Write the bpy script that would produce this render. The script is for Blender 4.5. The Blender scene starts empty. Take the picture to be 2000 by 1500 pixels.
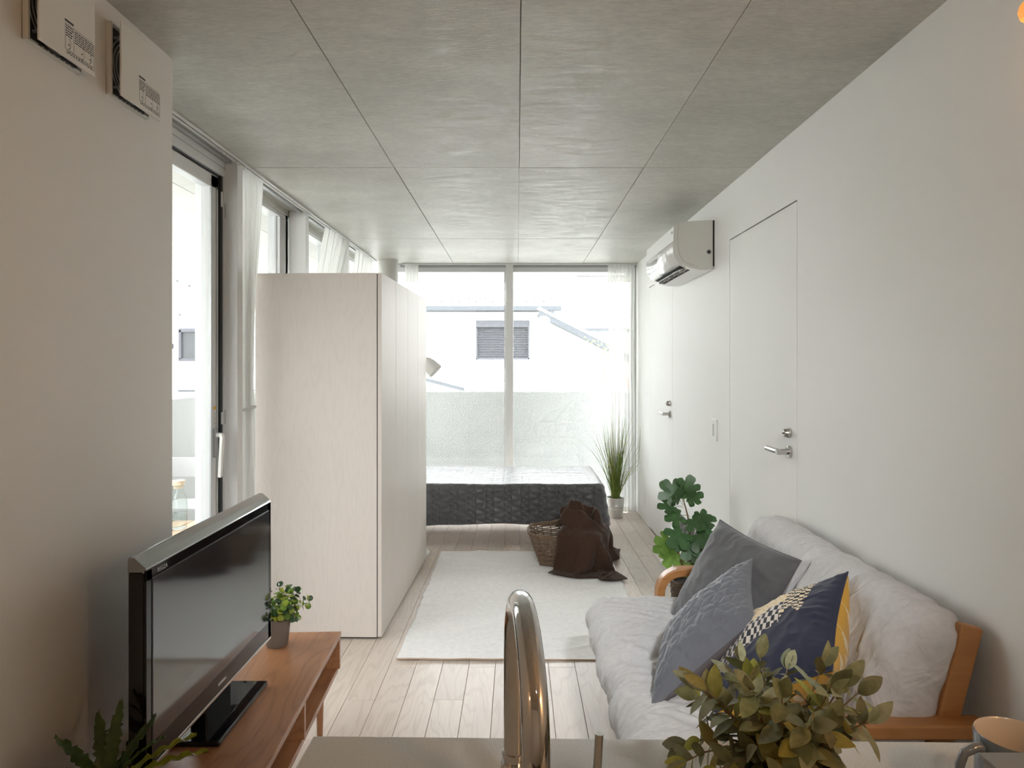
import bpy, bmesh, math, random
import numpy as np
from mathutils import Vector, Matrix, Euler, noise

# ------------------------------------------------------------------ camera, sky, exposure
scene = bpy.context.scene
COL = scene.collection
cam_data = bpy.data.cameras.new('camera')
cam_data.sensor_width = 36.0
cam_data.lens = 36.0 * 1320 / 2000
cam_data.shift_x = -0.005
cam_data.shift_y = -0.018
cam_data.clip_start = 0.02
cam_data.clip_end = 300
cam = bpy.data.objects.new('camera', cam_data)
COL.objects.link(cam)
cam.location = (0, 0, 1.37)
cam.rotation_euler = (math.radians(90), 0, 0)
scene.camera = cam

world = bpy.data.worlds.new('sky')
scene.world = world
world.use_nodes = True
bg = world.node_tree.nodes['Background']
bg.inputs['Color'].default_value = (0.955, 0.975, 1.0, 1)
bg.inputs['Strength'].default_value = 1.0

# high sun beyond the back window; the soffit keeps it to a strip at the sill
sun_data = bpy.data.lights.new('sun', 'SUN')
sun_data.energy = 1.5; sun_data.angle = math.radians(1.5); sun_data.color = (1.0, 0.96, 0.90)
sun = bpy.data.objects.new('sun', sun_data); COL.objects.link(sun)
sun.rotation_euler = Vector((-0.30, -1.0, -1.68)).to_track_quat('-Z', 'Y').to_euler()
sun.location = (3, 12, 14)

vs = scene.view_settings
vs.view_transform = 'Standard'
vs.look = 'None'
vs.gamma = 1.0
vs.use_curve_mapping = False
vs.exposure = 3.62
scene.cycles.diffuse_bounces = 5
scene.cycles.max_bounces = 10
scene.cycles.transparent_max_bounces = 16
scene.cycles.caustics_reflective = False
scene.cycles.caustics_refractive = False
scene.cycles.sample_clamp_indirect = 6.0

def portal(loc, rot, sx, sy):
    l = bpy.data.lights.new('window_portal', 'AREA')
    l.shape = 'RECTANGLE'; l.size = sx; l.size_y = sy
    l.cycles.is_portal = True
    o = bpy.data.objects.new('window_portal', l); COL.objects.link(o)
    o.location = loc; o.rotation_euler = rot
portal((0, 6.47, 1.15), (math.radians(-90), 0, 0), 2.5, 2.3)
portal((-1.50, 4.15, 1.15), (0, math.radians(-90), 0), 2.3, 4.1)

R = math.radians
RNG = random.Random(7)

# ------------------------------------------------------------------ materials
MATS = {}
def new_mat(name):
    m = bpy.data.materials.new(name); m.use_nodes = True
    nt = m.node_tree
    return m, nt, nt.nodes['Principled BSDF']

def N(nt, kind, **kw):
    n = nt.nodes.new(kind)
    for k, v in kw.items():
        if k.startswith('i_'):
            key = k[2:]
            key = int(key) if key.isdigit() else key.replace('_', ' ')
            n.inputs[key].default_value = v
        else:
            setattr(n, k, v)
    return n

def pmat(name, col, rough=0.5, metal=0.0, var=0.0, vscale=8.0, stretch=(1, 1, 1), bump=0.0, bscale=60.0,
         bstretch=None, spec=None, sheen=0.0, coat=0.0, rand=0.0, rvar=0.0, detail=4.0, coord='Object', trans=0.0, hue=0.0):
    """Principled material with noise-driven colour variation, per-object variation and fine bump."""
    m, nt, b = new_mat(name)
    b.inputs['Roughness'].default_value = rough
    b.inputs['Metallic'].default_value = metal
    if spec is not None: b.inputs['Specular IOR Level'].default_value = spec
    if sheen:
        b.inputs['Sheen Weight'].default_value = sheen
        b.inputs['Sheen Roughness'].default_value = 0.4
    if coat:
        b.inputs['Coat Weight'].default_value = coat; b.inputs['Coat Roughness'].default_value = 0.08
    c4 = (col[0], col[1], col[2], 1)
    b.inputs['Base Color'].default_value = c4
    tc = N(nt, 'ShaderNodeTexCoord')
    L = nt.links.new
    src = tc.outputs[coord]
    oi = None
    if rand or hue:
        oi = N(nt, 'ShaderNodeObjectInfo')
        mul = N(nt, 'ShaderNodeVectorMath', operation='SCALE'); mul.inputs[0].default_value = (37, 53, 71)
        L(oi.outputs['Random'], mul.inputs['Scale'])
        add = N(nt, 'ShaderNodeVectorMath', operation='ADD'); L(src, add.inputs[0]); L(mul.outputs[0], add.inputs[1])
        src = add.outputs[0]
    colout = None
    if var or rand or hue:
        mp = N(nt, 'ShaderNodeMapping'); mp.inputs['Scale'].default_value = stretch
        L(src, mp.inputs['Vector'])
        nz = N(nt, 'ShaderNodeTexNoise', i_Scale=vscale, i_Detail=detail, i_Roughness=0.6)
        L(mp.outputs[0], nz.inputs['Vector'])
        mr = N(nt, 'ShaderNodeMapRange'); mr.inputs['From Min'].default_value = 0.3; mr.inputs['From Max'].default_value = 0.7
        mr.inputs['To Min'].default_value = 1 - var; mr.inputs['To Max'].default_value = 1 + var
        L(nz.outputs['Fac'], mr.inputs['Value'])
        hs = N(nt, 'ShaderNodeHueSaturation'); hs.inputs['Color'].default_value = c4
        if rand:
            m2 = N(nt, 'ShaderNodeMapRange'); m2.inputs['To Min'].default_value = 1 - rand; m2.inputs['To Max'].default_value = 1 + rand
            L(oi.outputs['Random'], m2.inputs['Value'])
            mm = N(nt, 'ShaderNodeMath', operation='MULTIPLY'); L(m2.outputs[0], mm.inputs[0]); L(mr.outputs[0], mm.inputs[1])
            L(mm.outputs[0], hs.inputs['Value'])
        else:
            L(mr.outputs[0], hs.inputs['Value'])
        if hue:
            fr = N(nt, 'ShaderNodeMath', operation='MULTIPLY'); fr.inputs[1].default_value = 7.31; L(oi.outputs['Random'], fr.inputs[0])
            f2 = N(nt, 'ShaderNodeMath', operation='FRACT'); L(fr.outputs[0], f2.inputs[0])
            m3 = N(nt, 'ShaderNodeMapRange'); m3.inputs['To Min'].default_value = 0.5 - hue; m3.inputs['To Max'].default_value = 0.5 + hue
            L(f2.outputs[0], m3.inputs['Value']); L(m3.outputs[0], hs.inputs['Hue'])
        L(hs.outputs[0], b.inputs['Base Color'])
        if rvar:
            m4 = N(nt, 'ShaderNodeMapRange'); m4.inputs['From Min'].default_value = 0.3; m4.inputs['From Max'].default_value = 0.7
            m4.inputs['To Min'].default_value = rough - rvar; m4.inputs['To Max'].default_value = rough + rvar
            L(nz.outputs['Fac'], m4.inputs['Value']); L(m4.outputs[0], b.inputs['Roughness'])
    if bump:
        mp2 = N(nt, 'ShaderNodeMapping'); mp2.inputs['Scale'].default_value = bstretch or stretch
        L(src, mp2.inputs['Vector'])
        n2 = N(nt, 'ShaderNodeTexNoise', i_Scale=bscale, i_Detail=3.0); L(mp2.outputs[0], n2.inputs['Vector'])
        bp = N(nt, 'ShaderNodeBump', i_Strength=bump, i_Distance=0.004); L(n2.outputs['Fac'], bp.inputs['Height'])
        L(bp.outputs[0], b.inputs['Normal'])
    if trans:
        out = nt.nodes['Material Output']
        tl = N(nt, 'ShaderNodeBsdfTranslucent'); tl.inputs['Color'].default_value = c4
        if b.inputs['Base Color'].is_linked: L(b.inputs['Base Color'].links[0].from_socket, tl.inputs['Color'])
        mx = N(nt, 'ShaderNodeMixShader', i_0=trans); L(b.outputs[0], mx.inputs[1]); L(tl.outputs[0], mx.inputs[2])
        L(mx.outputs[0], out.inputs['Surface'])
    MATS[name] = m
    return m

def weave_mat(name, col, rough=0.9, scale=700.0, strength=0.3, var=0.06, sheen=0.2, vscale=30, crumple=0.0, cscale=14.0, cstretch=(1, 1, 1)):
    """woven cloth: two crossed fine waves as bump, soft noise in colour"""
    m = pmat(name, col, rough, var=var, vscale=vscale, sheen=sheen, spec=0.2)
    nt = m.node_tree; L = nt.links.new; b = nt.nodes['Principled BSDF']
    tc = N(nt, 'ShaderNodeTexCoord')
    hs = []
    for d in ('X', 'Y', 'Z'):
        w = N(nt, 'ShaderNodeTexWave', bands_direction=d, i_Scale=scale / 6.28, i_Distortion=1.2, i_Detail=1.0)
        w.inputs['Detail Scale'].default_value = 3.0
        L(tc.outputs['Object'], w.inputs['Vector']); hs.append(w)
    a1 = N(nt, 'ShaderNodeMath', operation='ADD'); L(hs[0].outputs['Fac'], a1.inputs[0]); L(hs[1].outputs['Fac'], a1.inputs[1])
    a2 = N(nt, 'ShaderNodeMath', operation='ADD'); L(a1.outputs[0], a2.inputs[0]); L(hs[2].outputs['Fac'], a2.inputs[1])
    bp = N(nt, 'ShaderNodeBump', i_Strength=strength * .3, i_Distance=0.0004); L(a2.outputs[0], bp.inputs['Height'])
    L(bp.outputs[0], b.inputs['Normal'])
    if crumple:      # soft creases of loose cloth
        mp = N(nt, 'ShaderNodeMapping'); mp.inputs['Scale'].default_value = cstretch; L(tc.outputs['Object'], mp.inputs['Vector'])
        cz = N(nt, 'ShaderNodeTexNoise', i_Scale=cscale, i_Detail=3.0, i_Roughness=0.5, i_Distortion=1.2); L(mp.outputs[0], cz.inputs['Vector'])
        s1 = N(nt, 'ShaderNodeMath', operation='SUBTRACT'); s1.inputs[1].default_value = 0.5; L(cz.outputs['Fac'], s1.inputs[0])
        ab = N(nt, 'ShaderNodeMath', operation='ABSOLUTE'); L(s1.outputs[0], ab.inputs[0])
        b2 = N(nt, 'ShaderNodeBump', i_Strength=crumple, i_Distance=0.03); b2.invert = True; L(ab.outputs[0], b2.inputs['Height']); L(b2.outputs[0], bp.inputs['Normal'])
    return m

def wood_mat(name, col, dark, axis='Y', rough=0.45, scale=1.0, rand=0.0, contrast=1.0, coat=0.0):
    """grain along one axis: stretched noise + growth rings"""
    m, nt, b = new_mat(name); L = nt.links.new
    tc = N(nt, 'ShaderNodeTexCoord'); src = tc.outputs['Object']
    oi = N(nt, 'ShaderNodeObjectInfo')
    mul = N(nt, 'ShaderNodeVectorMath', operation='SCALE'); mul.inputs[0].default_value = (37, 53, 71)
    L(oi.outputs['Random'], mul.inputs['Scale'])
    add = N(nt, 'ShaderNodeVectorMath', operation='ADD'); L(src, add.inputs[0]); L(mul.outputs[0], add.inputs[1])
    st = {'X': (0.06, 1, 1), 'Y': (1, 0.06, 1), 'Z': (1, 1, 0.06)}[axis]
    mp = N(nt, 'ShaderNodeMapping'); mp.inputs['Scale'].default_value = [s * scale for s in st]; L(add.outputs[0], mp.inputs['Vector'])
    n1 = N(nt, 'ShaderNodeTexNoise', i_Scale=140.0, i_Detail=5.0, i_Roughness=0.65); L(mp.outputs[0], n1.inputs['Vector'])
    mp3 = N(nt, 'ShaderNodeMapping'); mp3.inputs['Scale'].default_value = [(s if s < .5 else .55) * scale * (1.6 if s < .5 else 1) for s in st]
    L(add.outputs[0], mp3.inputs['Vector'])
    n3 = N(nt, 'ShaderNodeTexNoise', i_Scale=14.0, i_Detail=2.0, i_Roughness=0.45); L(mp3.outputs[0], n3.inputs['Vector'])
    ml = N(nt, 'ShaderNodeMath', operation='MULTIPLY'); ml.inputs[1].default_value = 11.0; L(n3.outputs['Fac'], ml.inputs[0])
    fr = N(nt, 'ShaderNodeMath', operation='PINGPONG'); fr.inputs[1].default_value = 0.5; L(ml.outputs[0], fr.inputs[0])
    mr = N(nt, 'ShaderNodeMapRange'); mr.inputs['From Min'].default_value = 0.0; mr.inputs['From Max'].default_value = 0.22
    mr.inputs['To Min'].default_value = 0.55 * contrast; mr.inputs['To Max'].default_value = 0.0; L(fr.outputs[0], mr.inputs['Value'])
    mr1 = N(nt, 'ShaderNodeMapRange'); mr1.inputs['From Min'].default_value = 0.38; mr1.inputs['From Max'].default_value = 0.68
    mr1.inputs['To Max'].default_value = 0.5 * contrast; L(n1.outputs['Fac'], mr1.inputs['Value'])
    sm = N(nt, 'ShaderNodeMath', operation='ADD', use_clamp=True); L(mr.outputs[0], sm.inputs[0]); L(mr1.outputs[0], sm.inputs[1])
    mx = N(nt, 'ShaderNodeMix', data_type='RGBA'); mx.inputs['A'].default_value = (*col, 1); mx.inputs['B'].default_value = (*dark, 1)
    L(sm.outputs[0], mx.inputs['Factor'])
    hs = N(nt, 'ShaderNodeHueSaturation')
    m2 = N(nt, 'ShaderNodeMapRange'); m2.inputs['To Min'].default_value = 1 - rand; m2.inputs['To Max'].default_value = 1 + rand
    L(oi.outputs['Random'], m2.inputs['Value']); L(m2.outputs[0], hs.inputs['Value']); L(mx.outputs['Result'], hs.inputs['Color'])
    L(hs.outputs[0], b.inputs['Base Color'])
    b.inputs['Roughness'].default_value = rough
    if coat: b.inputs['Coat Weight'].default_value = coat; b.inputs['Coat Roughness'].default_value = 0.15
    bp = N(nt, 'ShaderNodeBump', i_Strength=0.12, i_Distance=0.001); L(n1.outputs['Fac'], bp.inputs['Height']); L(bp.outputs[0], b.inputs['Normal'])
    MATS[name] = m
    return m

def glass_mat(name, tint=(0.975, 0.987, 0.982), rough=0.0, refl=1.0, wire=False):
    """thin pane: clear transmission plus a Fresnel reflection"""
    m, nt, b = new_mat(name); L = nt.links.new
    out = nt.nodes['Material Output']; nt.nodes.remove(b)
    tr = N(nt, 'ShaderNodeBsdfTransparent'); tr.inputs['Color'].default_value = (*tint, 1)
    gl = N(nt, 'ShaderNodeBsdfGlossy', i_Roughness=rough)
    lw = N(nt, 'ShaderNodeLayerWeight', i_Blend=0.5)      # Schlick curve, the same from both faces of the pane
    pw = N(nt, 'ShaderNodeMath', operation='POWER'); pw.inputs[1].default_value = 5.0; L(lw.outputs['Facing'], pw.inputs[0])
    ml = N(nt, 'ShaderNodeMath', operation='MULTIPLY_ADD', use_clamp=True); ml.inputs[1].default_value = 0.9 * refl; ml.inputs[2].default_value = 0.035 * refl
    L(pw.outputs[0], ml.inputs[0])
    mx = N(nt, 'ShaderNodeMixShader'); L(ml.outputs[0], mx.inputs[0]); L(tr.outputs[0], mx.inputs[1]); L(gl.outputs[0], mx.inputs[2])
    last = mx
    if wire:
        tc = N(nt, 'ShaderNodeTexCoord'); sep = N(nt, 'ShaderNodeSeparateXYZ'); L(tc.outputs['Object'], sep.inputs[0])
        fac = []
        for op in ('ADD', 'SUBTRACT'):
            a = N(nt, 'ShaderNodeMath', operation=op); L(sep.outputs['X'], a.inputs[0]); L(sep.outputs['Z'], a.inputs[1])
            pp = N(nt, 'ShaderNodeMath', operation='PINGPONG'); pp.inputs[1].default_value = 0.014; L(a.outputs[0], pp.inputs[0])
            lt = N(nt, 'ShaderNodeMath', operation='LESS_THAN'); lt.inputs[1].default_value = 0.0011; L(pp.outputs[0], lt.inputs[0])
            fac.append(lt)
        mxm = N(nt, 'ShaderNodeMath', operation='MAXIMUM'); L(fac[0].outputs[0], mxm.inputs[0]); L(fac[1].outputs[0], mxm.inputs[1])
        hf = N(nt, 'ShaderNodeMath', operation='MULTIPLY'); hf.inputs[1].default_value = 0.28; L(mxm.outputs[0], hf.inputs[0])
        df = N(nt, 'ShaderNodeBsdfDiffuse'); df.inputs['Color'].default_value = (0.75, 0.78, 0.77, 1)
        tl = N(nt, 'ShaderNodeBsdfTranslucent'); tl.inputs['Color'].default_value = (0.75, 0.78, 0.77, 1)
        ad = N(nt, 'ShaderNodeMixShader', i_0=0.5); L(df.outputs[0], ad.inputs[1]); L(tl.outputs[0], ad.inputs[2])
        m3 = N(nt, 'ShaderNodeMixShader'); L(hf.outputs[0], m3.inputs[0]); L(mx.outputs[0], m3.inputs[1]); L(ad.outputs[0], m3.inputs[2])
        last = m3
    L(last.outputs[0], out.inputs['Surface'])
    MATS[name] = m
    return m

def sheer_mat(name, col=(0.80, 0.80, 0.78), clear=0.10):
    m, nt, b = new_mat(name); L = nt.links.new
    out = nt.nodes['Material Output']; nt.nodes.remove(b)
    df = N(nt, 'ShaderNodeBsdfDiffuse'); df.inputs['Color'].default_value = (*col, 1)
    tl = N(nt, 'ShaderNodeBsdfTranslucent'); tl.inputs['Color'].default_value = (*col, 1)
    m1 = N(nt, 'ShaderNodeMixShader', i_0=0.5); L(df.outputs[0], m1.inputs[1]); L(tl.outputs[0], m1.inputs[2])
    tr = N(nt, 'ShaderNodeBsdfTransparent')
    m2 = N(nt, 'ShaderNodeMixShader', i_0=clear); L(m1.outputs[0], m2.inputs[1]); L(tr.outputs[0], m2.inputs[2])
    L(m2.outputs[0], out.inputs['Surface'])
    MATS[name] = m
    return m

def emit_mat(name, col, strength):
    m, nt, b = new_mat(name)
    b.inputs['Base Color'].default_value = (*col, 1)
    b.inputs['Emission Color'].default_value = (*col, 1)
    b.inputs['Emission Strength'].default_value = strength
    MATS[name] = m
    return m

def print_mat(name, rough=0.9, bump=0.0):
    """colour comes from the printed pattern stored on the mesh"""
    m, nt, b = new_mat(name); L = nt.links.new
    a = N(nt, 'ShaderNodeVertexColor', layer_name='print'); L(a.outputs['Color'], b.inputs['Base Color'])
    b.inputs['Roughness'].default_value = rough
    b.inputs['Specular IOR Level'].default_value = 0.2
    b.inputs['Sheen Weight'].default_value = 0.15
    MATS[name] = m
    return m

# ------------------------------------------------------------------ object helpers
def tag(o, label=None, cat=None, group=None, kind=None):
    if label: o['label'] = label
    if cat: o['category'] = cat
    if group: o['group'] = group
    if kind: o['kind'] = kind
    return o

def thing(name, loc, label, cat, group=None, rz=0.0):
    o = bpy.data.objects.new(name, None); COL.objects.link(o)
    o.empty_display_size = 0.05
    o.location = loc; o.rotation_euler = (0, 0, rz)
    return tag(o, label, cat, group)

def root_loc(p):
    while p.parent is not None: p = p.parent
    return p.location.copy()

def link(name, me, parent=None, loc=(0, 0, 0)):
    o = bpy.data.objects.new(name, me); COL.objects.link(o)
    if parent is not None: o.parent = parent
    o.location = loc
    return o

def finish(me, mat, smooth, sharp=35):
    if mat is not None: me.materials.append(MATS[mat] if isinstance(mat, str) else mat)
    if smooth:
        me.polygons.foreach_set('use_smooth', [True] * len(me.polygons))
        if sharp: me.set_sharp_from_angle(angle=R(sharp))
    me.update()

class MB:
    """collects simple shapes, then links them as one mesh object"""
    def __init__(self): self.v = []; self.f = []
    def add(self, vs, fs, M=None):
        k = len(self.v)
        if M is not None: vs = [M @ Vector(v) for v in vs]
        self.v += [tuple(v) for v in vs]
        self.f += [tuple(i + k for i in f) for f in fs]
        return self
    def box(self, x0, x1, y0, y1, z0, z1, M=None):
        vs = [(x, y, z) for z in (z0, z1) for y in (y0, y1) for x in (x0, x1)]
        return self.add(vs, [(0, 2, 3, 1), (4, 5, 7, 6), (0, 1, 5, 4), (2, 6, 7, 3), (0, 4, 6, 2), (1, 3, 7, 5)], M)
    def tube(self, path, r, seg=10, caps=True):
        path = [Vector(p) for p in path]; n = len(path)
        rs = r if isinstance(r, (list, tuple)) else [r] * n
        t0 = (path[1] - path[0]).normalized()
        a = Vector((0, 0, 1)) if abs(t0.z) < 0.9 else Vector((1, 0, 0))
        u = t0.cross(a).normalized(); vs = []
        for i in range(n):
            t = (path[min(i + 1, n - 1)] - path[max(i - 1, 0)]).normalized()
            u = (u - t * u.dot(t)).normalized(); w = t.cross(u)
            for k in range(seg):
                an = 2 * math.pi * k / seg
                vs.append(path[i] + (u * math.cos(an) + w * math.sin(an)) * rs[i])
        fs = [(i * seg + k, i * seg + (k + 1) % seg, (i + 1) * seg + (k + 1) % seg, (i + 1) * seg + k) for i in range(n - 1) for k in range(seg)]
        if caps:
            fs.append(tuple(range(seg))[::-1]); fs.append(tuple((n - 1) * seg + k for k in range(seg)))
        return self.add(vs, fs)
    def strip(self, path, side, w, th):
        """rectangular section swept along a path lying in the plane normal to `side`"""
        path = [Vector(p) for p in path]; side = Vector(side).normalized(); n = len(path); vs = []
        for i in range(n):
            t = (path[min(i + 1, n - 1)] - path[max(i - 1, 0)]).normalized(); nn = side.cross(t).normalized()
            if 0 < i < n - 1:
                c = (path[i] - path[i - 1]).normalized().dot((path[i + 1] - path[i]).normalized())
                k = 1 / math.sqrt(max(0.3, (1 + c) / 2))
            else: k = 1
            for a, b in ((-1, -1), (1, -1), (1, 1), (-1, 1)):
                vs.append(path[i] + side * a * w / 2 + nn * b * th / 2 * k)
        fs = [(i * 4 + k, i * 4 + (k + 1) % 4, (i + 1) * 4 + (k + 1) % 4, (i + 1) * 4 + k) for i in range(n - 1) for k in range(4)]
        fs += [(3, 2, 1, 0), tuple((n - 1) * 4 + k for k in range(4))]
        return self.add(vs, fs)
    def lathe(self, prof, c=(0, 0, 0), seg=28, M=None, caps=True):
        vs = []; n = len(prof)
        for r, z in prof:
            for k in range(seg):
                an = 2 * math.pi * k / seg
                vs.append((c[0] + r * math.cos(an), c[1] + r * math.sin(an), c[2] + z))
        fs = [(i * seg + k, i * seg + (k + 1) % seg, (i + 1) * seg + (k + 1) % seg, (i + 1) * seg + k) for i in range(n - 1) for k in range(seg)]
        if caps and prof[0][0] > 1e-6: fs.append(tuple(range(seg))[::-1])
        if caps and prof[-1][0] > 1e-6: fs.append(tuple((n - 1) * seg + k for k in range(seg)))
        return self.add(vs, fs, M)
    def prism(self, pts, axis, a, b):
        """extrude a 2D outline along an axis; pts are the two other coordinates in order"""
        def mk(p, q):
            return {'X': (q, p[0], p[1]), 'Y': (p[0], q, p[1]), 'Z': (p[0], p[1], q)}[axis]
        n = len(pts); vs = [mk(p, a) for p in pts] + [mk(p, b) for p in pts]
        fs = [(i, (i + 1) % n, n + (i + 1) % n, n + i) for i in range(n)] + [tuple(range(n))[::-1], tuple(range(n, 2 * n))]
        return self.add(vs, fs)
    def grid(self, fn, nu, nv):
        k = [fn(i / (nu - 1), j / (nv - 1)) for j in range(nv) for i in range(nu)]
        fs = [(j * nu + i, j * nu + i + 1, (j + 1) * nu + i + 1, (j + 1) * nu + i) for j in range(nv - 1) for i in range(nu - 1)]
        return self.add(k, fs)
    def build(self, name, mat, parent=None, smooth=False, bevel=0.0, world=True, loc=None, sharp=35, solid=0.0, sub=0, fix=True, seg=2):
        off = root_loc(parent) if (parent is not None and world) else Vector((0, 0, 0))
        if loc is not None: off = Vector(loc)
        me = bpy.data.meshes.new(name)
        me.from_pydata([(v[0] - off.x, v[1] - off.y, v[2] - off.z) for v in self.v], [], self.f)
        if fix:
            bm = bmesh.new(); bm.from_mesh(me)
            bmesh.ops.remove_doubles(bm, verts=bm.verts, dist=1e-6)
            bmesh.ops.recalc_face_normals(bm, faces=bm.faces); bm.to_mesh(me); bm.free()
        finish(me, mat, smooth or bevel > 0, sharp)
        o = link(name, me, parent, (0, 0, 0) if loc is None else loc)
        if solid:
            md = o.modifiers.new('thickness', 'SOLIDIFY'); md.thickness = solid; md.offset = 0
        if bevel:
            md = o.modifiers.new('bevel', 'BEVEL'); md.width = bevel; md.segments = seg; md.limit_method = 'ANGLE'; md.angle_limit = R(40)
            md.harden_normals = True
        if sub:
            md = o.modifiers.new('smooth', 'SUBSURF'); md.levels = sub; md.render_levels = sub
        return o

def bx(name, mat, x0, x1, y0, y1, z0, z1, parent=None, bevel=0.0, **kw):
    return MB().box(x0, x1, y0, y1, z0, z1).build(name, mat, parent, bevel=bevel, **kw)

def struct(o): o['kind'] = 'structure'; return o

def arc(c, r, a0, a1, n, plane='XZ'):
    out = []
    for i in range(n + 1):
        a = R(a0 + (a1 - a0) * i / n); p, q = r * math.cos(a), r * math.sin(a)
        out.append({'XZ': (c[0] + p, c[1], c[2] + q), 'YZ': (c[0], c[1] + p, c[2] + q), 'XY': (c[0] + p, c[1] + q, c[2])}[plane])
    return out

def fbm(p, s, o=3):
    a, t, f = 1.0, 0.0, s
    for _ in range(o):
        t += a * noise.noise(Vector(p) * f); a *= 0.5; f *= 2.03
    return t

def ridge(p, s):
    return 1 - abs(noise.noise(Vector(p) * s)) * 2

def soft_box(half, r, res):
    """rounded box on an even grid: returns verts, faces, normals (local, centred)"""
    idx = {}; vs = []; ns = []; fs = []
    def put(c):
        k = tuple(round(x * 1e5) for x in c)
        if k in idx: return idx[k]
        p = Vector((c[0] * half[0], c[1] * half[1], c[2] * half[2]))
        q = Vector([max(-(half[i] - r), min(half[i] - r, p[i])) for i in range(3)])
        d = p - q
        if d.length < 1e-9: d = Vector((0, 0, 1))
        n = d.normalized(); vs.append(q + n * r); ns.append(n); idx[k] = len(vs) - 1
        return idx[k]
    def wts(n, h):       # grid lines crowded near the rounded rim
        return [math.sin((-1 + 2 * i / n) * math.pi / 2) * 0.35 + (-1 + 2 * i / n) * 0.65 for i in range(n + 1)]
    W = [wts(res[i], half[i]) for i in range(3)]
    for ax in range(3):
        a, b = (ax + 1) % 3, (ax + 2) % 3
        for s in (-1, 1):
            for i in range(res[a]):
                for j in range(res[b]):
                    q = []
                    for di, dj in ((0, 0), (1, 0), (1, 1), (0, 1)):
                        c = [0, 0, 0]; c[ax] = s; c[a] = W[a][i + di]; c[b] = W[b][j + dj]; q.append(put(c))
                    fs.append(tuple(q if s > 0 else q[::-1]))
    return vs, fs, ns

def place(o, p, d, up):
    """orient: local +Y along d, local +Z near up"""
    y = Vector(d).normalized(); z = Vector(up); z = (z - y * z.dot(y))
    if z.length < 1e-4: z = Vector((1, 0, 0)) - y * y.x
    z.normalize(); x = y.cross(z)
    M = Matrix((x, y, z)).transposed().to_4x4(); M.translation = Vector(p)
    o.matrix_local = M
    return o

def text_mesh(name, body, mat, size, parent, M):
    cu = bpy.data.curves.new(name, 'FONT'); cu.body = body; cu.size = size; cu.extrude = 0.0003
    tmp = bpy.data.objects.new(name + '_tmp', cu); COL.objects.link(tmp)
    dg = bpy.context.evaluated_depsgraph_get()
    me = bpy.data.meshes.new_from_object(tmp.evaluated_get(dg))
    bpy.data.objects.remove(tmp); bpy.data.curves.remove(cu)
    me.transform(M); me.materials.clear(); me.materials.append(MATS[mat])
    off = root_loc(parent); me.transform(Matrix.Translation(-off))
    return link(name, me, parent)

# colours of the place
pmat('white_paint', (0.825, 0.82, 0.80), 0.6, var=0.012, vscale=2.5, bump=0.03, bscale=350)
pmat('door_paint', (0.83, 0.822, 0.797), 0.42, var=0.01, vscale=2.0)
pmat('dark_gap', (0.02, 0.02, 0.02), 0.8)
pmat('alu_white', (0.70, 0.71, 0.71), 0.38, spec=0.5)
pmat('alu_grey', (0.42, 0.43, 0.44), 0.35, metal=0.3)
pmat('gasket', (0.02, 0.025, 0.03), 0.4)
pmat('steel_white', (0.74, 0.74, 0.73), 0.45)
pmat('white_plastic', (0.82, 0.82, 0.79), 0.3)
pmat('gloss_white', (0.85, 0.85, 0.84), 0.06, coat=0.8)
pmat('chrome', (0.62, 0.61, 0.60), 0.06, metal=1.0)
pmat('satin_steel', (0.55, 0.53, 0.51), 0.26, metal=1.0)
pmat('ink', (0.06, 0.06, 0.065), 0.7)
pmat('black_gloss', (0.006, 0.006, 0.007), 0.06, spec=0.5)
pmat('black_plastic', (0.010, 0.010, 0.011), 0.28)
pmat('silver_print', (0.5, 0.5, 0.5), 0.4, metal=0.5)
sheer_mat('sheer')
glass_mat('glass'); glass_mat('wired_glass', (0.97, 0.982, 0.977), wire=True)
# ================================================================== THE SETTING
XR, XL, YB, H = 1.12, -1.07, 6.36, 2.32

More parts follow.
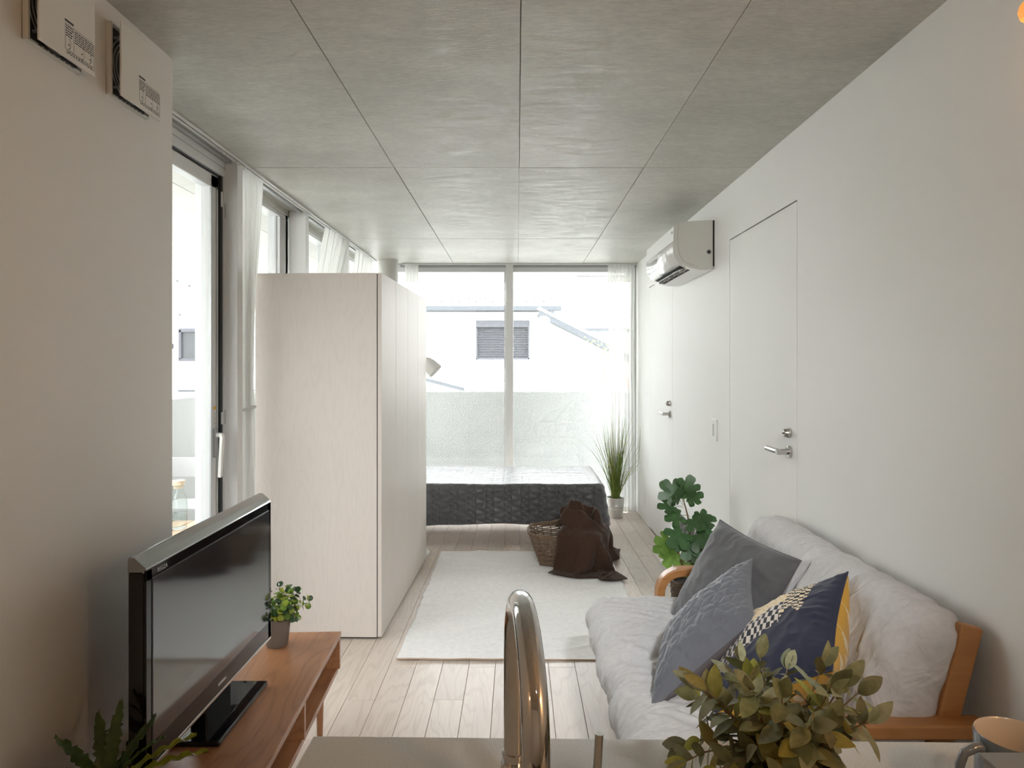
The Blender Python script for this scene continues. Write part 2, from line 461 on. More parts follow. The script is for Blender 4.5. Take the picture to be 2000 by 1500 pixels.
# concrete ceiling in 600 x 1818 formwork panels
def concrete():
    m, nt, b = new_mat('concrete'); L = nt.links.new
    tc = N(nt, 'ShaderNodeTexCoord')
    def nz(sc, st, det=5.0, ro=0.6):
        mp = N(nt, 'ShaderNodeMapping'); mp.inputs['Scale'].default_value = st; L(tc.outputs['Object'], mp.inputs['Vector'])
        n = N(nt, 'ShaderNodeTexNoise', i_Scale=sc, i_Detail=det, i_Roughness=ro); L(mp.outputs[0], n.inputs['Vector']); return n
    big = nz(1.6, (1, 1.4, 1)); mid = nz(9, (0.7, 2.2, 1), 6.0, 0.7); fine = nz(60, (0.5, 2.5, 1), 6.0, 0.75)
    def rng(n, lo, hi, a=0.32, c=0.68):
        r = N(nt, 'ShaderNodeMapRange'); r.inputs['From Min'].default_value = a; r.inputs['From Max'].default_value = c
        r.inputs['To Min'].default_value = lo; r.inputs['To Max'].default_value = hi; L(n.outputs['Fac'], r.inputs['Value']); return r
    oi = N(nt, 'ShaderNodeObjectInfo')
    ro_ = N(nt, 'ShaderNodeMapRange'); ro_.inputs['To Min'].default_value = 0.96; ro_.inputs['To Max'].default_value = 1.04; L(oi.outputs['Random'], ro_.inputs['Value'])
    prev = ro_
    for r in (rng(big, 0.88, 1.12), rng(mid, 0.90, 1.10), rng(fine, 0.84, 1.16)):
        mu = N(nt, 'ShaderNodeMath', operation='MULTIPLY'); L(prev.outputs[0], mu.inputs[0]); L(r.outputs[0], mu.inputs[1]); prev = mu
    hs = N(nt, 'ShaderNodeHueSaturation'); hs.inputs['Color'].default_value = (0.56, 0.55, 0.505, 1); L(prev.outputs[0], hs.inputs['Value'])
    L(hs.outputs[0], b.inputs['Base Color'])
    rr = rng(mid, 0.32, 0.62); L(rr.outputs[0], b.inputs['Roughness'])
    b.inputs['Specular IOR Level'].default_value = 0.45
    ad = N(nt, 'ShaderNodeMath', operation='ADD'); L(fine.outputs['Fac'], ad.inputs[0]); L(mid.outputs['Fac'], ad.inputs[1])
    bp = N(nt, 'ShaderNodeBump', i_Strength=0.40, i_Distance=0.004); L(ad.outputs[0], bp.inputs['Height']); L(bp.outputs[0], b.inputs['Normal'])
    MATS['concrete'] = m
concrete()
pmat('concrete_joint', (0.16, 0.16, 0.15), 0.9)

ceiling = struct(bx('ceiling', 'concrete_joint', -3.15, 3.2, -1.7, 7.7, H + 0.004, H + 0.22))
g = 0.0013
xs = [-3.15, -2.99, -2.39, -1.79, -1.30, -0.59, 0.01, 0.61, 1.21, 1.81, 2.41, 3.2]
ys = [-1.7, -0.387, 1.431, 3.249, 5.067, 6.885, 7.7]
for i in range(len(xs) - 1):
    for j in range(len(ys) - 1):
        dx = RNG.uniform(-.0012, .0012); dz = RNG.uniform(0, .0012)
        o = bx('panel', 'concrete', xs[i] + g + dx, xs[i + 1] - g + dx, ys[j] + .0022, ys[j + 1] - .0022, H + dz, H + 0.03, ceiling, bevel=0.0014, world=False)

# floor: base slab and single oak boards, 121 mm wide, 900 mm long, ends stepped row by row
pmat('slab', (0.12, 0.10, 0.08), 0.9)
floor = struct(bx('floor', 'slab', -1.62, XR + 0.14, -1.7, YB + 0.12, -0.2, -0.012))
wood_mat('oak_floor', (0.62, 0.54, 0.47), (0.47, 0.39, 0.325), 'Y', 0.40, 1.0, rand=0.085, contrast=0.75)
def floor_boards():
    meshes = {}
    w = 0.121; ph = (3.07, 2.475, 2.77); k0 = -11
    for k in range(k0, 11):
        x0 = -0.099 + k * w; x1 = min(x0 + w, XR)
        if x0 >= XR - .005: break
        x0c = max(x0, -1.44)
        if x1 <= -1.44: continue
        s = ph[(k + 1) % 3] if True else 0
        y = s - 0.9 * 5
        while y < YB + .04:
            a, b = max(y, 0.0), min(y + 0.9, YB + .04); y += 0.9
            if b - a < 0.02: continue
            key = (round(x1 - x0c, 3), round(b - a, 3))
            if key not in meshes:
                mb = MB().box(.0006, key[0] - .0006, .0006, key[1] - .0006, -0.012, 0)
                o = mb.build('board', 'oak_floor', floor, bevel=0.0013, world=False, seg=1)
                meshes[key] = o.data
            else:
                o = link('board', meshes[key], floor)
                md = o.modifiers.new('bevel', 'BEVEL'); md.width = 0.0013; md.segments = 1; md.limit_method = 'ANGLE'
            o.location = (x0c, a, RNG.uniform(-.0004, 0))
floor_boards()

# right wall with two flush doors
D1 = (2.703, 3.562); D2 = (4.871, 5.73); DT = 2.034
wr = MB()
for a, b, z in ((-1.7, D1[0], 0), D1 + (DT,), (D1[1], D2[0], 0), D2 + (DT,), (D2[1], YB + .1, 0)):
    wr.box(XR, XR + 0.14, a, b, z if z else -0.012, H + .01)
struct(wr.build('wall_right', 'white_paint'))
struct(bx('trim_1', 'dark_gap', XR + 0.045, XR + 0.14, D1[0] - .01, D2[1] + .01, -0.012, DT + .01))
def lever_door(name, y0, y1):
    d = struct(bx(name, 'white_paint', XR, XR + 0.04, y0 + .003, y1 - .003, 0.006, DT - .006, bevel=0.001))
    hy, hz = y0 + .071, 1.016
    Mx = Matrix.Rotation(R(-90), 4, 'Y')
    ro = MB(); ro.lathe([(0.0, 0), (.0255, 0), (.0255, .009), (.0235, .011), (0, .011)], seg=32, M=Matrix.Translation((XR, hy, hz)) @ Mx)
    rose = ro.build('handle_rose', 'satin_steel', d, smooth=True)
    lv = MB().tube([(XR - .008, hy, hz), (XR - .057, hy, hz)], .0115, 20)
    lv.tube([(XR - .0455, hy - .0115, hz), (XR - .0455, hy + .132, hz)], .0115, 20)
    lv.build('lever', 'satin_steel', rose, smooth=True)
    lk = MB(); lk.lathe([(0, 0), (.020, 0), (.0205, .004), (.0165, .026), (.015, .028), (0, .028)], seg=28, M=Matrix.Translation((XR, hy, hz + .077)) @ Mx)
    lock = lk.build('lock', 'satin_steel', d, smooth=True)
    bx('thumb_turn', 'satin_steel', XR - .034, XR - .028, hy - .004, hy + .004, hz + .073, hz + .081, lock, bevel=.0008)
    return d
lever_door('door_1', *D1); lever_door('door_2', *D2)

# left partition (closed core beside the kitchen), rear wall
struct(bx('wall_left', 'white_paint', -1.62, XL, -1.7, 2.097, -0.012, H + .01))
struct(bx('wall_rear', 'white_paint', -1.07, XR, -1.7, -1.56, -0.012, H + .01))

# ------------------------------------------------------------------ back window: two wired panes
w1 = struct(bx('window_1', 'alu_white', -1.26, XR, YB + .02, YB + .10, 2.252, H + .002, bevel=.003))
bx('head_track', 'alu_grey', -1.1, XR, YB - .005, YB + .02, 2.297, 2.318, w1)
bx('sill', 'alu_white', -1.26, XR, YB + .0, YB + .10, 0.0, 0.045, w1, bevel=.003)
bx('jamb', 'alu_white', XR - .045, XR - .001, YB + .02, YB + .09, .045, 2.252, w1, bevel=.003)
bx('jamb', 'alu_white', -1.26, -1.2, YB + .02, YB + .09, .045, 2.252, w1, bevel=.003)
bx('mullion', 'steel_white', -.106, -.036, YB - .02, YB + .09, .0, H, w1, bevel=.003)
bx('mullion_strip', 'alu_white', -.122, -.108, YB + .02, YB + .085, .045, 2.252, w1, bevel=.002)
bx('pane', 'wired_glass', -1.21, -.10, YB + .055, YB + .061, .04, 2.256, w1)
bx('pane', 'wired_glass', -.05, XR - .04, YB + .055, YB + .061, .04, 2.256, w1)

# ------------------------------------------------------------------ left window wall: steel posts, four bays
POST_Y = (2.10, 3.135, 4.15, 5.165)
for i, y in enumerate(POST_Y):
    lab = ('white square steel window post where the grey partition ends', 'white steel window post beside the tall glass door with lever handle',
           'white steel window post above the wardrobe, left of the middle curtain', 'white steel window post hidden behind the bunched middle curtain')[i]
    o = bx('window_post', 'steel_white', -1.40, -1.297, y, y + .06, 0, H, bevel=.002)
    tag(o, lab, 'post', 'steel posts along the window wall')
struct(bx('trim_2', 'alu_grey', -1.345, -1.325, 2.16, 6.10, H - .012, H + .001))
bays = [(2.16, 3.135), (3.195, 4.15), (4.21, 5.165), (5.225, 6.30)]
for i, (a, b) in enumerate(bays):
    X0, X1 = (-1.43, -1.355) if i == 0 else (-1.50, -1.425)
    hz = 2.243 if i == 0 else 2.267
    w = struct(bx('window_%d' % (i + 2), 'alu_white', X0, X1, a - .05, b + .05, hz, H + .002, bevel=.002))
    bx('sill', 'alu_white', X0, X1, a - .05, b + .05, 0, .05, w, bevel=.002)
    if i == 0:
        bx('head_groove', 'gasket', X0 + .01, X1 - .012, a, b, hz - .008, hz + .004, w)
        bx('head_line', 'alu_grey', X1 - .002, X1 + .0015, a, b, hz + .036, hz + .039, w)
        bx('side_gasket', 'gasket', X0 + .01, X1 - .006, b - .034, b - .012, .05, hz - .002, w)
        bx('jamb', 'alu_white', X0, X1 + .002, b - .012, b + .0, .0, hz, w, bevel=.001)
        bx('strike', 'alu_white', X1 - .008, X1 - .001, b - .029, b - .018, 1.10, 1.155, w, bevel=.001)
        bx('strike', 'white_plastic', X1 - .008, X1 - .001, b - .031, b - .016, 2.10, 2.17, w, bevel=.003)
        bx('catch', 'alu_grey', X1 - .002, X1 + .004, b - .010, b - .001, 1.10, 1.165, w, bevel=.001)
        bx('hinge', 'alu_grey', X1 - .002, X1 + .004, b - .010, b - .001, 2.05, 2.12, w, bevel=.001)
        # sash of the glass door
        sx0, sx1, sa, sb = X0 + .012, X1 - .016, a + .01, b - .036
        s = MB()
        for q in ((sa, sa + .065, .06, hz - .012), (sb - .072, sb, .06, hz - .012)): s.box(sx0, sx1, *q)
        s.box(sx0, sx1, sa, sb, .06, .15); s.box(sx0, sx1, sa, sb, hz - .07, hz - .012)
        sash = s.build('door_sash', 'alu_white', w, bevel=.003)
        for dy in (.073, .020): bx('glazing_bead', 'alu_grey', sx1 - .004, sx1 + .003, sb - dy - .004, sb - dy, .15, hz - .06, sash)
        hb = MB().box(sx1, sx1 + .012, sb - .052, sb - .024, .955, 1.085); base = hb.build('handle_base', 'alu_grey', sash, bevel=.003)
        MB().strip([(sx1 + .03, sb - .04, 1.062), (sx1 + .038, sb - .045, 1.045), (sx1 + .036, sb - .047, .99), (sx1 + .030, sb - .048, .865)], (0, 1, 0), .024, .016).build('lever', 'white_plastic', base, bevel=.004)
        MB().tube([(sx1 + .01, sb - .04, 1.055), (sx1 + .034, sb - .04, 1.055)], .011, 14).build('spindle', 'white_plastic', base, smooth=True)
        st = bx('sticker', 'white_plastic', sx1, sx1 + .0008, sb - .05, sb - .026, 1.10, 1.185, sash)
        pmat('sticker_orange', (0.75, 0.42, 0.05), 0.6)
        bx('sticker_band', 'sticker_orange', sx1, sx1 + .0012, sb - .05, sb - .026, 1.170, 1.185, st)
        for k in range(9):
            bx('sticker_line', 'ink', sx1, sx1 + .0012, sb - .047, sb - .03 - (k % 3) * .002, 1.105 + k * .007, 1.107 + k * .007, st)
        bx('pane', 'glass', sx0 + .022, sx0 + .028, sa + .06, sb - .066, .145, hz - .066, w)
    else:
        for q in ((a - .05, a + .035), (b - .09, b + .05)): bx('jamb', 'alu_white', X0, X1, q[0], q[1], .05, hz, w, bevel=.002)
        bx('glazing_bead', 'alu_grey', X1 - .03, X1 - .02, b - .096, b - .088, .05, hz, w)
        bx('pane', 'glass', X0 + .03, X0 + .036, a + .03, b - .085, .045, hz + .004, w)
        bx('fascia', 'concrete', X1 + .001, X1 + .02, a, b, H - .03, H + .001, w)

# round concrete column in the window corner
pmat('column_paint', (0.52, 0.51, 0.48), 0.7, var=.04, vscale=5)
o = MB().lathe([(.088, -0.0), (.088, H)], (-1.165, 6.10, 0), 40).build('round_column', 'column_paint', smooth=True, sharp=50, loc=(-1.165, 6.10, 0))
tag(o, 'grey round column in the corner behind the wardrobe, up to the ceiling', 'column')

# ------------------------------------------------------------------ curtain rails and sheer curtains
rl = thing('curtain_rail', (-1.29, 4.1, H), 'long white double curtain rail on the ceiling along the left windows', 'curtain rail')
for dx in (-.014, .006): bx('track', 'steel_white', -1.29 + dx, -1.29 + dx + .011, 2.16, 6.14, H - .010, H - .001, rl, bevel=.001)
bx('groove', 'gasket', -1.293, -1.285, 2.16, 6.14, H - .006, H - .001, rl)
for k in range(16):
    MB().lathe([(0, 0), (.006, .001), (.006, .006), (0, .008)], (-1.287 + RNG.uniform(-.004, .004), 2.93 + k * .017 + RNG.uniform(-.004, .004), H - .020), 10).build('runner', 'white_plastic', rl, smooth=True)
rb = thing('curtain_rail', (0, 6.30, H), 'white curtain rail on the ceiling above the back window', 'curtain rail')
for dy in (-.014, .006): bx('track', 'steel_white', -1.07, XR - .004, 6.295 + dy, 6.306 + dy, H - .010, H - .001, rb, bevel=.001)

def curtain(label, base, dirv, n_folds, w_top, w_mid, w_bot, z_tie, amp=.025, top=H - .014, bot=.012, shift=(0, 0, 0), group='sheer white curtains', seed=1, flare=0.0):
    """pleated sheer cloth. base: XY start on the rail; dirv: unit XY along the rail; widths at rail, tie and hem"""
    rg = random.Random(seed); nu, nv = n_folds * 12 + 1, 46
    nrm = Vector((-dirv[1], dirv[0])); ph = [rg.uniform(-.5, .5) for _ in range(n_folds + 2)]; am = [rg.uniform(.6, 1.25) for _ in range(n_folds + 2)]
    def fn(u, v):
        z = top + (bot - top) * v
        t = (top - z) / max(.01, top - z_tie)
        if z > z_tie: w = w_top + (w_mid - w_top) * (t ** 1.5 * (3 - 2 * t) / 1.0 if t < 1 else 1); sh = shift[0] + (shift[1] - shift[0]) * min(1, t ** 1.3)
        else:
            q = (z_tie - z) / (z_tie - bot); w = w_mid + (w_bot - w_mid) * q ** .6; sh = shift[1] + (shift[2] - shift[1]) * q
        k = u * n_folds; i = int(min(k, n_folds - 1)); fr = k - i
        a = amp * (am[i] * (1 - fr) + am[i + 1] * fr) * (0.75 + .5 * v)
        a *= 1.0
        off = a * math.sin(2 * math.pi * k + .8 * math.sin(3 * v + ph[i])) + .010 * noise.noise(Vector((k * .7, v * 4, seed)))
        along = u * w + sh + .012 * math.sin(2 * math.pi * k * 2) * min(1, w) + .006 * noise.noise(Vector((k, v * 3, seed + 5)))
        return (base[0] + dirv[0] * along + nrm.x * (off + flare * min(1, v / .16)), base[1] + dirv[1] * along + nrm.y * (off + flare * min(1, v / .16)), z)
    mb = MB().grid(fn, nu, nv)
    o = mb.build('curtain', 'sheer', smooth=True, sharp=0, loc=(base[0], base[1], 0), fix=False)
    tag(o, label, 'curtain', group)
    return o
c1 = curtain('sheer white curtain tied back beside the glass door, in front of the wardrobe', (-1.303, 3.206), (0, 1), 6, .225, .085, .115, 1.16, amp=.022, shift=(0, 0, 0), seed=3)
MB().tube([(-1.298 + .034 * math.cos(a), 3.252 + .045 * math.sin(a), 1.16 + .012 * math.cos(a)) for a in [i * math.pi / 8 for i in range(17)]], .006, 8).build('tie_band', 'sheer', c1, smooth=True)
curtain('sheer white curtain bunched above the middle of the wardrobe', (-1.285, 4.55), (0, 1), 9, .58, .42, .46, 1.2, amp=.024, seed=5, flare=.062)
curtain('narrow sheer white curtain on the left windows nearest the round column', (-1.285, 5.42), (0, 1), 8, .55, .38, .42, 1.2, amp=.022, seed=8, flare=.05)
curtain('sheer white curtain strip between round column and back window', (-1.045, 6.295), (1, 0), 4, .125, .11, .12, 1.2, amp=.020, seed=11)
curtain('tall sheer white curtain in the right corner behind the grass plant', (.845, 6.295), (1, 0), 7, .25, .225, .235, 1.1, amp=.022, shift=(0, .02, .01), seed=14)

# ------------------------------------------------------------------ balcony and what lies beyond
pmat('parapet_concrete', (0.47, 0.48, 0.47), 0.8, var=.06, vscale=3, stretch=(1, 1, .3), bump=.15, bscale=40)
pmat('balcony_deck', (0.24, 0.24, 0.235), 0.8, var=.05, vscale=4)
deck = struct(bx('trim_3', 'balcony_deck', -3.05, 3.2, -1.7, 7.55, -0.25, -0.205))
struct(bx('wall_balcony_left', 'parapet_concrete', -3.05, -2.90, -1.7, 7.55, -0.20, 1.085))
struct(bx('wall_balcony_back', 'parapet_concrete', -2.90, 3.2, 7.40, 7.55, -0.20, 1.085))
pmat('ground', (0.30, 0.30, 0.29), 0.9, var=.1, vscale=.5)
struct(bx('ground', 'ground', -60, 60, -40, 80, -3.4, -3.2))
# framed soffit hatch
hf = thing('soffit_hatch', (.76, 7.0, H), 'white framed hatch in the balcony soffit beyond the right pane', 'hatch')
for q in ((.60, 1.15, 6.86, 6.885), (.60, 1.15, 7.14, 7.165), (.60, .625, 6.86, 7.165), (1.125, 1.15, 6.86, 7.165)):
    bx('frame_bar', 'alu_grey', *q, H - .012, H, hf)
bx('cover', 'gloss_white', .625, 1.125, 6.885, 7.14, H - .004, H, hf)

pmat('house_wall', (0.84, 0.84, 0.82), 0.8, var=.02, vscale=2)
pmat('house_cream', (0.78, 0.74, 0.66), 0.8, var=.02, vscale=2)
pmat('roof_metal', (0.055, 0.062, 0.072), 0.6)
pmat('roof_light', (0.72, 0.73, 0.74), 0.5, var=.03, vscale=2)
pmat('shutter_metal', (0.058, 0.060, 0.072), 0.6)
pmat('far_glass', (0.04, 0.045, 0.05), 0.3)
def house():
    t = thing('neighbour_house', (-1.5, 16, -3.2), 'white house behind the balcony with grey roller shutter and dark gutter', 'house')
    # gable wall with the roof slope falling to the right
    MB().prism([(-4.9, -3.2), (2.6, -3.2), (2.6, 1.55), (.62, 2.56), (.62, 2.64), (-4.9, 2.64)], 'Y', 16, 20).build('wall', 'house_wall', t)
    bx('gutter', 'roof_metal', -5, 1.03, 15.55, 15.70, 2.63, 2.75, t, bevel=.02)
    bx('gutter_outlet', 'roof_metal', .76, .86, 15.56, 15.68, 2.42, 2.64, t)
    MB().strip([(.50, 15.75, 2.58), (2.75, 15.75, 1.46)], (0, 1, 0), .5, .12).build('barge_board', 'roof_metal', t)
    MB().prism([(.45, 2.66), (3.0, 1.40), (3.05, 1.46), (.5, 2.72)], 'Y', 15.5, 20).build('lower_roof', 'roof_light', t)
    rf = MB().prism([(15.6, 2.74), (18.0, 3.4), (20.3, 2.8), (20.3, 2.70), (15.6, 2.66)], 'X', -5, 1.0).build('roof', 'roof_light', t)
    for k in range(14):
        for r_, (yy, zz) in enumerate(((16.0, 2.86), (16.5, 2.98))):
            x = -4.6 + k * .4 + (.2 if r_ else 0)
            if x < .95: bx('snow_guard', 'roof_metal', x, x + .05, yy, yy + .03, zz, zz + .06, rf)
    sh = bx('shutter_box', 'shutter_metal', -.97, .29, 15.86, 16.02, 2.27, 2.43, t, bevel=.01)
    fr = MB()
    for q in ((-.97, -.935, 1.515, 2.27), (.255, .29, 1.515, 2.27), (-.97, .29, 1.515, 1.55)): fr.box(q[0], q[1], 15.9, 16.02, q[2], q[3])
    fr.build('shutter_frame', 'shutter_metal', t)
    pan = bx('shutter_backing', 'dark_gap', -.94, .26, 15.985, 16.01, 1.54, 2.28, t)
    for k in range(18):
        z = 1.552 + k * .0402
        MB().prism([(15.985, z), (15.955, z + .008), (15.955, z + .026), (15.985, z + .034)], 'X', -.935, .255).build('slat', 'shutter_metal', pan)
house()
def small_roof():
    t = thing('lean_to_roof', (-1.9, 13.5, -3.2), 'grey lean-to roof below the neighbour house, left of the mullion', 'roof')
    MB().prism([(-4.2, -3.2), (-1.25, -3.2), (-1.25, .95), (-2.3, 1.18), (-4.2, 1.18)], 'Y', 13.7, 15.2).build('wall', 'house_wall', t)
    MB().prism([(-2.6, 1.33), (-1.05, .93), (-1.05, .86), (-2.6, 1.26)], 'Y', 13.4, 15.3).build('eave', 'roof_metal', t)
    MB().prism([(-4.2, 1.2), (-2.0, .86), (-2.0, .80), (-4.2, 1.1)], 'Y', 12.9, 13.4).build('lower_eave', 'roof_metal', t)
small_roof()
def far_house():
    t = thing('far_house', (4.5, 21, -3.2), 'cream house with pale tiled roof beyond the right pane', 'house')
    bx('wall', 'house_cream', 2.5, 9, 21, 26, -3.2, 2.35, t)
    bx('gutter', 'roof_metal', 1.8, 9.2, 20.55, 20.68, 2.40, 2.50, t)
    bx('soffit_board', 'house_wall', 1.8, 9.2, 20.6, 21, 2.30, 2.40, t)
    rf = MB().prism([(20.5, 2.5), (23.5, 3.5), (26.5, 2.5)], 'X', 1.8, 9.2).build('roof', 'roof_light', t)
    for k in range(10): bx('tile_cap', 'roof_metal', 2.0 + k * .4, 2.08 + k * .4, 21.5, 21.55, 2.86, 2.91, rf)
    MB().tube([(2.9, 20.95, 2.42), (2.82, 20.85, 2.2), (2.75, 20.95, 2.0), (2.75, 20.95, -3)], .05, 10).build('downpipe', 'roof_light', t, smooth=True)
far_house()
def left_building():
    t = thing('white_apartment_block', (-7, 14, -3.2), 'white building beyond the left glass door with dark framed window', 'building')
    bx('wall', 'house_wall', -11, -5.3, 14, 20, -3.2, 4.2, t)
    bx('sky_blocking_wing', 'house_wall', -13, -7.6, -14, 14, -3.2, 3.6, t)  # unseen wing added to keep low sky light off the room walls
    fr = MB()
    for q in ((-6.98, -5.8, 2.06, 2.14), (-6.98, -5.8, 1.46, 1.52), (-6.98, -6.93, 1.5, 2.1), (-6.58, -6.53, 1.5, 2.1)): fr.box(q[0], q[1], 13.93, 14.02, q[2], q[3])
    w = fr.build('window_frame', 'shutter_metal', t)
    bx('pane', 'far_glass', -6.95, -5.8, 13.985, 14.01, 1.48, 2.10, w)
    bx('ledge', 'roof_metal', -6.98, -5.3, 13.9, 14.0, 0.83, .87, t)
    MB().tube([(-7.25, 13.85, -3), (-7.25, 13.85, 4.2)], .16, 14).build('downpipe', 'house_wall', t, smooth=True)
    MB().lathe([(.165, 0), (.19, 0), (.19, .1), (.165, .1)], (-7.25, 13.85, 1.72), 18).build('pipe_clamp', 'roof_metal', t, smooth=True)
    for x, z in ((-7.05, 3.1), (-6.8, 3.0), (-6.55, 3.05), (-6.65, 2.45), (-7.0, 2.4)):
        bx('bolt', 'roof_metal', x, x + .04, 13.97, 14.0, z, z + .04, t)
left_building()

# balcony table with carafe and wine glass, folding chair
wood_mat('teak', (0.52, 0.30, 0.15), (0.30, 0.15, 0.07), 'Y', .5, 1.0)
tb = thing('balcony_table', (-2.15, 4.10, -.205), 'small wooden slatted table on the balcony carrying the carafe', 'table')
for k in range(5):
    bx('slat', 'teak', -2.42 + k * .118, -2.42 + k * .118 + .11, 3.90, 4.32, .355, .38, tb, bevel=.002)
for x in (-2.40, -1.88):
    for y in (3.93, 4.26): bx('leg', 'teak', x, x + .03, y, y + .03, -.205, .34, tb)
for y in (3.93, 4.26): bx('rail', 'teak', -2.40, -1.85, y, y + .03, .325, .355, tb)
m, nt, b = new_mat('clear_glass'); b.inputs['Transmission Weight'].default_value = 1.0; b.inputs['Roughness'].default_value = 0.02; b.inputs['IOR'].default_value = 1.2; MATS['clear_glass'] = m
pmat('cork', (0.72, 0.58, 0.42), 0.8, var=.08, vscale=60)
glass_mat('bottle_glass', (.93, .96, .95), refl=1.6)
def carafe():
    c = (-2.055, 4.10, .381)
    t = thing('carafe', c, 'clear glass carafe with pale cork stopper on the balcony table', 'carafe')
    MB().lathe([(.038, 0), (.048, .006), (.050, .03), (.050, .15), (.044, .19), (.033, .215), (.028, .235), (.030, .262), (.033, .265)], c, 28).build('body', 'bottle_glass', t, smooth=True)
    MB().lathe([(0, .245), (.027, .245), (.029, .263), (.036, .266), (.037, .292), (0, .294)], c, 24).build('stopper', 'cork', t, smooth=True)
    MB().lathe([(0, .005), (.046, .007), (.0475, .085), (0, .085)], c, 24).build('water', 'bottle_glass', t, smooth=True)
    c = (-2.17, 4.05, .381)
    t = thing('wine_glass', c, 'stemmed clear glass beside the carafe, half hidden by the partition', 'glass')
    MB().lathe([(.034, 0), (.034, .003), (.006, .008), (.0045, .08)], c, 24).build('foot', 'bottle_glass', t, smooth=True)
    MB().lathe([(.0045, .08), (.022, .092), (.036, .118), (.039, .15), (.033, .20), (.032, .20), (.038, .15), (.034, .119), (.02, .094), (0, .085)], c, 24).build('bowl', 'bottle_glass', t, smooth=True)
carafe()
def balcony_chair():
    t = thing('folding_chair', (-2.62, 5.4, -.205), 'white folding chair on the balcony by the parapet', 'chair')
    for x in (-2.80, -2.42):
        MB().tube([(x, 5.62, -.205), (x, 5.25, .30), (x, 5.15, .66)], .012, 8).build('leg', 'alu_white', t, smooth=True)
        MB().tube([(x, 5.2, -.205), (x, 5.62, .24)], .012, 8).build('leg', 'alu_white', t, smooth=True)
    bx('seat', 'alu_white', -2.82, -2.40, 5.24, 5.64, .235, .262, t, bevel=.006)
    bx('backrest', 'alu_white', -2.82, -2.40, 5.14, 5.165, .52, .67, t, bevel=.005)
balcony_chair()
def garden_tree():
    t = thing('garden_tree', (3.0, 12.5, -3.2), 'pale leafy garden tree outside the right pane, below the sloping gutter', 'tree')
    MB().tube([(3.0, 12.5, -3.2), (2.7, 12.5, -1), (2.2, 12.4, .6), (1.75, 12.3, 1.75)], [.08, .06, .04, .01], 8).build('trunk', 'teak', t, smooth=True)
    pmat('pale_leaf', (0.13, 0.17, 0.08), .6, hue=.02, rand=.2, trans=.4)
    mb = MB(); rg = random.Random(4)
    for c, n, s in (((1.62, 12.3, 1.72), 70, .22), ((1.85, 12.3, 1.55), 50, .2), ((1.7, 12.3, 1.15), 60, .2), ((.35, 12.3, .66), 40, .16), ((2.2, 12.4, .9), 80, .35)):
        for _ in range(n):
            p = Vector(c) + Vector((rg.gauss(0, s), rg.gauss(0, s), rg.gauss(0, s * .5)))
            d = Vector((rg.uniform(-1, 1), rg.uniform(-1, 1), rg.uniform(-1, 1))).normalized(); e = d.orthogonal().normalized() * .02
            mb.add([p, p + d * .03 + e, p + d * .07, p + d * .03 - e], [(0, 1, 2, 3)])
    o = mb.build('foliage', 'pale_leaf', t); o['kind'] = 'stuff'
    MB().tube([(2.2, 12.4, .6), (1.2, 12.3, .5), (.35, 12.3, .66)], [.02, .015, .006], 6).build('branch', 'teak', t, smooth=True)
garden_tree()
# ================================================================== LARGE FURNITURE
# ------------------------------------------------------------------ wardrobe
wood_mat('pale_ash', (0.665, 0.61, 0.56), (0.575, 0.52, 0.47), 'Z', .5, 1.3, rand=.02, contrast=.38)
def wardrobe():
    t = thing('wardrobe', (-.677, 3.374, 0), 'tall pale ash wardrobe standing as a room divider by the left windows', 'wardrobe', rz=R(-1.5))
    W, Lg, Ht = .638, 1.392, 1.833
    bd = MB().box(-W, -.024, 0, Lg, .012, Ht); bd.build('body', 'pale_ash', t, world=False, bevel=.0015)
    MB().box(-W + .02, -.03, .02, Lg - .02, 0, .012).build('plinth', 'dark_gap', t, world=False)
    n = 4; w = Lg / n
    for k in range(n):
        o = MB().box(-.020, 0, 0, w - .003, .014, Ht - .0).build('door', 'pale_ash', t, world=False, bevel=.001)
        o.location = (0, k * w + .0015, 0)
    MB().box(-.024, -.020, .003, Lg - .003, .014, Ht - .003).build('door_gap', 'dark_gap', t, world=False)
wardrobe()

